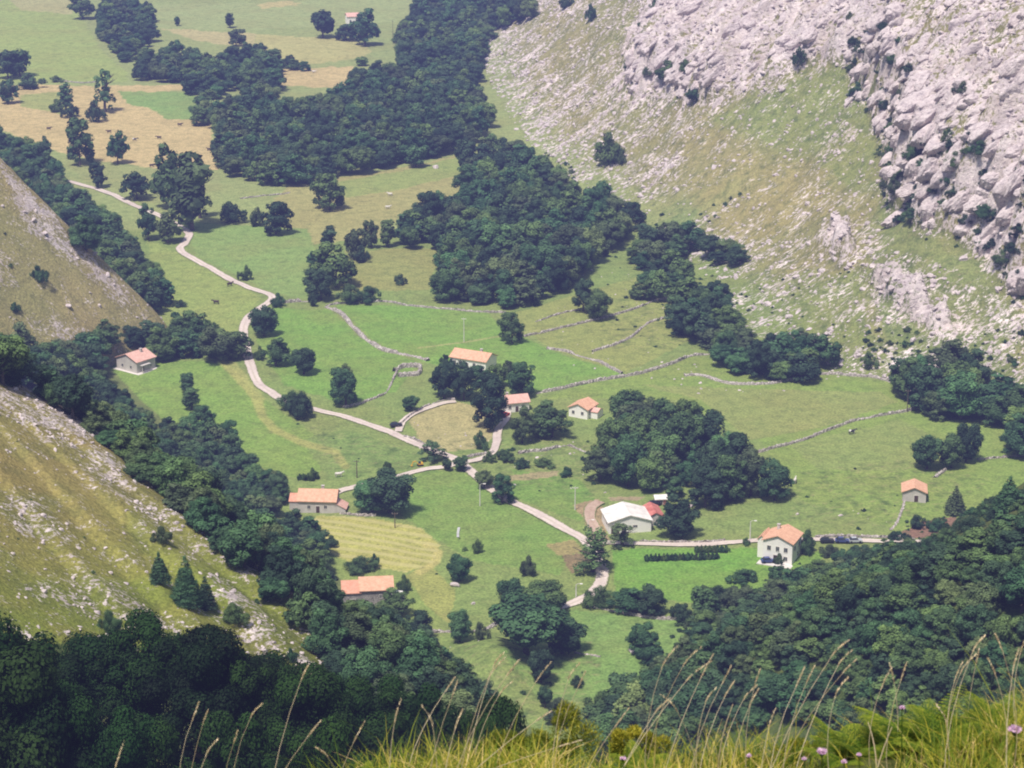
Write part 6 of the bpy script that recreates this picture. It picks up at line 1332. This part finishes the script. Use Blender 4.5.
# thistle flowers
PINK = plant_mat('petals', [(0, (.62, .36, .56)), (1, (.86, .66, .78))], .15)
for px, py, s, lab in [(822, 752, 15, 'largest pink thistle flower under the fan of stalks'), (804, 759, 8, 'small pale thistle flower left of the largest one'), (844, 762, 9, 'low pink thistle flower right of the largest one'), (859, 755, 8, 'faded round thistle flower right of the low one'), (623, 759, 10, 'pale round thistle flower in the middle of the grass'), (749, 756, 8, 'small white thistle flower left of the stalk fan'), (1015, 730, 20, 'big blurred pink flower at the right edge'), (902, 708, 9, 'dry brownish flower head in front of the big bracken')]:
    Yd = 7.35; Pp = Vector(P3(px, py, Yd)); g = float(bank(np.array([Pp.x]), np.array([Yd]))[0]); root = D.objects.new('thistle', None); COL.objects.link(root); root.location = (Pp.x, Yd, min(g, Pp.z - .05)); root['label'] = lab; root['category'] = 'flower'
    top = Pp.z - root.location.z; V, Fq = tube([(0, 0, 0), (.01, 0, top * .5), (0, 0, top)], [.003, .0025, .002], 5); me = mesh_from('stem', np.array(V), np.array(Fq), True); attr(me, 'tone', 'FLOAT', np.full(len(V), .3)); obj('stem', me, FERNM, root)
    rr = s * 6.2 / F / 2; rgk = np.random.default_rng(int(px)); k = 90; d = rgk.normal(size=(k, 3)) * np.array([1, 1, .5]); d[:, 2] = np.abs(d[:, 2]) * .7; d /= np.linalg.norm(d, axis=1)[:, None]
    b0 = np.array([0, 0, top]); pr = np.cross(d, rgk.normal(size=(k, 3))); pr /= np.linalg.norm(pr, axis=1)[:, None]
    V = np.stack([b0 + d * rr * .1, b0 + d * rr * .7 + pr * rr * .16, b0 + d * rr * rgk.uniform(.8, 1.1, (k, 1)), b0 + d * rr * .7 - pr * rr * .16], 1).reshape(-1, 3)
    me = mesh_from('bloom', V, np.arange(4 * k).reshape(-1, 4)); attr(me, 'tone', 'FLOAT', np.repeat(rgk.uniform(0, 1, k), 4)); obj('bloom', me, PINK, root)
    V, Fq = tube([(0, 0, top - rr * .9), (0, 0, top - rr * .4), (0, 0, top + rr * .1)], [rr * .15, rr * .45, rr * .3], 7); me = mesh_from('bud', np.array(V), np.array(Fq), True); attr(me, 'tone', 'FLOAT', np.full(len(V), .4)); obj('bud', me, FERNM, root)
# ------------------------------------------------------------------ light, haze, output
SUN_EL, SUN_AZ = R(64), R(-150)          # azimuth clockwise from +Y: the sun stands high, behind and to the left
w = D.worlds.new('World'); SC.world = w; w.use_nodes = True
sky = w.node_tree.nodes.new('ShaderNodeTexSky'); sky.sky_type = 'NISHITA'; sky.sun_disc = False
sky.sun_elevation = SUN_EL; sky.sun_rotation = SUN_AZ; sky.altitude = 600; sky.dust_density = 2.5
bg = w.node_tree.nodes['Background']; w.node_tree.links.new(sky.outputs[0], bg.inputs[0]); bg.inputs[1].default_value = .125
s = D.lights.new('sun', 'SUN'); s.energy = 5.0; s.angle = R(7); s.color = (1, .925, .82)
so = D.objects.new('sun', s); COL.objects.link(so); so.location = (300, 300, 900)
sd = Vector((math.sin(SUN_AZ) * math.cos(SUN_EL), math.cos(SUN_AZ) * math.cos(SUN_EL), math.sin(SUN_EL)))
so.rotation_euler = sd.to_track_quat('Z', 'Y').to_euler()
# summer haze filling the valley: thin, even, slightly violet; its own glow stands in for scattered light
HB = 1 / 8000.
hm, _, _ = mat('haze'); t = NT(hm)
ab = t('VolumeAbsorption', {'Color': (0, 0, 0, 1), 'Density': HB}); em = t('Emission', {'Color': (.34, .37, .88, 1), 'Strength': HB})
ad = t('AddShader'); t.l.new(ab.outputs[0], ad.inputs[0]); t.l.new(em.outputs[0], ad.inputs[1])
oo = t.n.new('ShaderNodeOutputMaterial'); t.l.new(ad.outputs[0], oo.inputs['Volume'])
bm = bmesh.new(); bmesh.ops.create_cube(bm, size=1)
for v in bm.verts: v.co = Vector((v.co.x * 12000, v.co.y * 12000 + 3000, v.co.z * 700 + 75))
me = D.meshes.new('haze'); bm.to_mesh(me); bm.free()
obj('haze', me, hm, kind='structure')
SC.view_settings.view_transform = 'Standard'; SC.view_settings.look = 'None'; SC.view_settings.exposure = 0; SC.view_settings.gamma = 1
SC.render.engine = 'CYCLES'; SC.cycles.use_denoising = True; SC.cycles.max_bounces = 6; SC.cycles.diffuse_bounces = 3; SC.cycles.transparent_max_bounces = 8
SC.render.resolution_x, SC.render.resolution_y = 1024, 768
SC.cycles.pixel_filter_type = 'BLACKMAN_HARRIS'; SC.cycles.filter_width = 2.0
